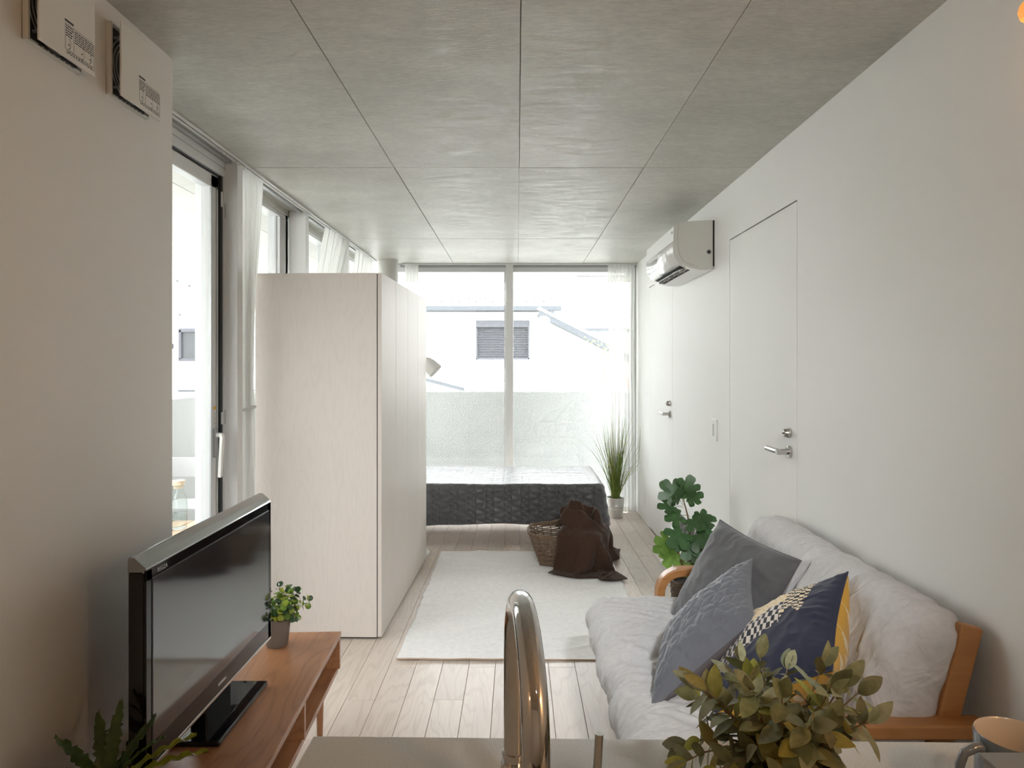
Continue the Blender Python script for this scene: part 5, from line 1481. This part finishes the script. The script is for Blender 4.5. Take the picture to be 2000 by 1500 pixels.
weave_mat('wool_brown', (0.055, 0.032, 0.022), 1.0, 420, .8, var=.35, sheen=.12, vscale=160)
def blanket():
    """a wool throw dropped over the basket: position-based cloth on a grid"""
    nu, nv, h = 56, 76, .0130
    rs = np.random.RandomState(3)
    U, V = np.meshgrid(np.arange(nu), np.arange(nv), indexing='ij')
    # starts gathered in loose folds above the basket, long side towards the room
    u = (U - nu / 2) * h; v = (V - nv / 2) * h
    fold = .050
    x = BC.x + .105 + u * .52 + .018 * np.sin(v * 9)
    y = BC.y - .010 + v * .80 + .014 * np.sin(u * 8)
    z = .47 + fold * np.sin(u * 26 + 2.0 * np.sin(v * 3)) + .030 * np.sin(v * 17 + u * 5)
    P = np.stack([x, y, z], -1).astype(float); Q = P.copy()
    cons = []
    def pairs(du, dv, rest, k):
        for par in (0, 1):
            if du:   # split by parity so that no vertex is in two pairs at once
                a0 = np.arange(par * du, nu - du, 2 * du); idx = np.concatenate([a0 + s for s in range(du)]); idx = np.unique(idx[idx < nu - du]); sl = np.ix_(idx, np.arange(max(0, -dv), nv - max(0, dv)))
            else:
                a0 = np.arange(par * dv, nv - dv, 2 * dv); idx = np.concatenate([a0 + s for s in range(dv)]); idx = np.unique(idx[idx < nv - dv]); sl = np.ix_(np.arange(nu), idx)
            cons.append((sl[0], sl[1], sl[0] + du, sl[1] + dv, rest, k))
    pairs(1, 0, h, 1.0); pairs(0, 1, h, 1.0)
    pairs(1, 1, h * 1.4142, .6); pairs(1, -1, h * 1.4142, .6)
    pairs(2, 0, 2 * h, .10); pairs(0, 2, 2 * h, .10); pairs(4, 0, 4 * h, .03); pairs(0, 4, 4 * h, .03)
    cr, sr = math.cos(BROT), math.sin(BROT)
    heap = np.array([BC.x + .085, BC.y + .0, .215]); hr = np.array([.175, .150, .185])
    def collide():
        # heap of stuff inside the basket
        d = (P - heap) / hr; q = np.linalg.norm(d, axis=-1); m = q < 1
        if m.any(): P[m] = heap + (P[m] - heap) / q[m][:, None]; Q[m] += (P[m] - Q[m]) * .9
        # basket body
        lx = (P[..., 0] - BC.x) * cr + (P[..., 1] - BC.y) * sr; ly = -(P[..., 0] - BC.x) * sr + (P[..., 1] - BC.y) * cr; pz = P[..., 2]
        hx = .188 + .084 * pz / .23; hy = .140 + .064 * pz / .23
        px = hx - np.abs(lx); py = hy - np.abs(ly); top = .262 - pz
        ins = (px > 0) & (py > 0) & (top > 0) & (pz > -.1)
        if ins.any():
            mn = np.minimum(np.minimum(px, py), top)
            ax = ins & (mn == px); ay = ins & (mn == py) & ~ax; az = ins & ~ax & ~ay
            lx = np.where(ax, lx + np.sign(lx) * px, lx); ly = np.where(ay, ly + np.sign(ly) * py, ly)
            P[..., 0] = BC.x + lx * cr - ly * sr; P[..., 1] = BC.y + lx * sr + ly * cr
            P[..., 2] = np.where(az, .262, P[..., 2])
            Q[ins] += (P[ins] - Q[ins]) * .6
        lo = P[..., 2] < .019
        P[..., 2] = np.maximum(P[..., 2], .019); Q[lo, :2] += (P[lo, :2] - Q[lo, :2]) * .7
    dt = 1 / 60
    for step in range(170):
        vel = (P - Q) * .965; Q[:] = P
        P += vel; P[..., 2] -= 9.8 * dt * dt * .8
        for it in range(9):
            for a, b, c, d, rest, k in cons:
                A = P[a, b]; B_ = P[c, d]; dd = B_ - A; ln = np.linalg.norm(dd, axis=-1, keepdims=True) + 1e-9
                co = dd * ((ln - rest) / ln) * .5 * k
                P[a, b] += co; P[c, d] -= co
            collide()
    # loose folds of thick wool: deep and winding on the heap, long and soft where it hangs
    gu = np.gradient(P, axis=0); gv = np.gradient(P, axis=1); nn = np.cross(gu, gv); nn /= np.linalg.norm(nn, axis=-1, keepdims=True) + 1e-9
    if nn[nu // 2, nv // 2, 2] < 0: nn = -nn
    for i in range(nu):
        for j in range(nv):
            a_, b_ = i * h, j * h; z_ = P[i, j, 2]
            k1 = min(1, max(0, (z_ - .24) / .10)); k2 = min(1, z_ / .12)
            wx = a_ * 7 + .9 * noise.noise(Vector((a_ * 5, b_ * 5, 1))); wy = b_ * 4 + .9 * noise.noise(Vector((a_ * 5, b_ * 5, 7)))
            f1 = max(0, ridge((wx * 1.3, wy * 1.2, .3), 1.0) - .2) * .050 - .025 * ridge((wy * 1.2, wx * .9, 4), 1.1)
            f2 = .012 * math.sin(a_ * 38 + 2.2 * noise.noise(Vector((a_ * 3, b_ * 2.5, 3))))
            P[i, j] += nn[i, j] * (f1 * k1 + f2 * k2 * (1 - k1))
    # the rolled mouth of the heap and a smaller roll beside it
    for cx, cy, ra, rb, up, dn in ((.045, -.055, .100, .072, .040, .095), (-.085, -.050, .042, .036, .028, .045)):
        dx = P[..., 0] - (heap[0] + cx); dy = P[..., 1] - (heap[1] + cy); an = np.arctan2(dy, dx)
        rr = np.sqrt((dx / ra) ** 2 + (dy / rb) ** 2) + .16 * np.sin(3 * an + 1) + .08 * np.sin(7 * an)
        k = np.clip((P[..., 2] - .26) / .06, 0, 1)
        P[..., 2] += k * (up * np.exp(-((rr - 1.05) / .30) ** 2) * (1 + .25 * np.sin(3 * an + .5)) - dn * np.exp(-(rr / .62) ** 2))
    P[..., 2] = np.maximum(P[..., 2], .019)
    low = P[..., 2].min(); org = (BC.x + .05, BC.y - .05, float(low))
    vs = [tuple(P[i, j]) for i in range(nu) for j in range(nv)]
    fs = [(i * nv + j, (i + 1) * nv + j, (i + 1) * nv + j + 1, i * nv + j + 1) for i in range(nu - 1) for j in range(nv - 1)]
    o = MB().add(vs, fs).build('wool_blanket', 'wool_brown', smooth=True, sharp=0, loc=org, fix=False)
    md = o.modifiers.new('thickness', 'SOLIDIFY'); md.thickness = .007; md.offset = 0
    md = o.modifiers.new('smooth', 'SUBSURF'); md.levels = 1; md.render_levels = 1
    tag(o, 'dark brown wool blanket heaped over the wicker basket', 'blanket')
blanket()
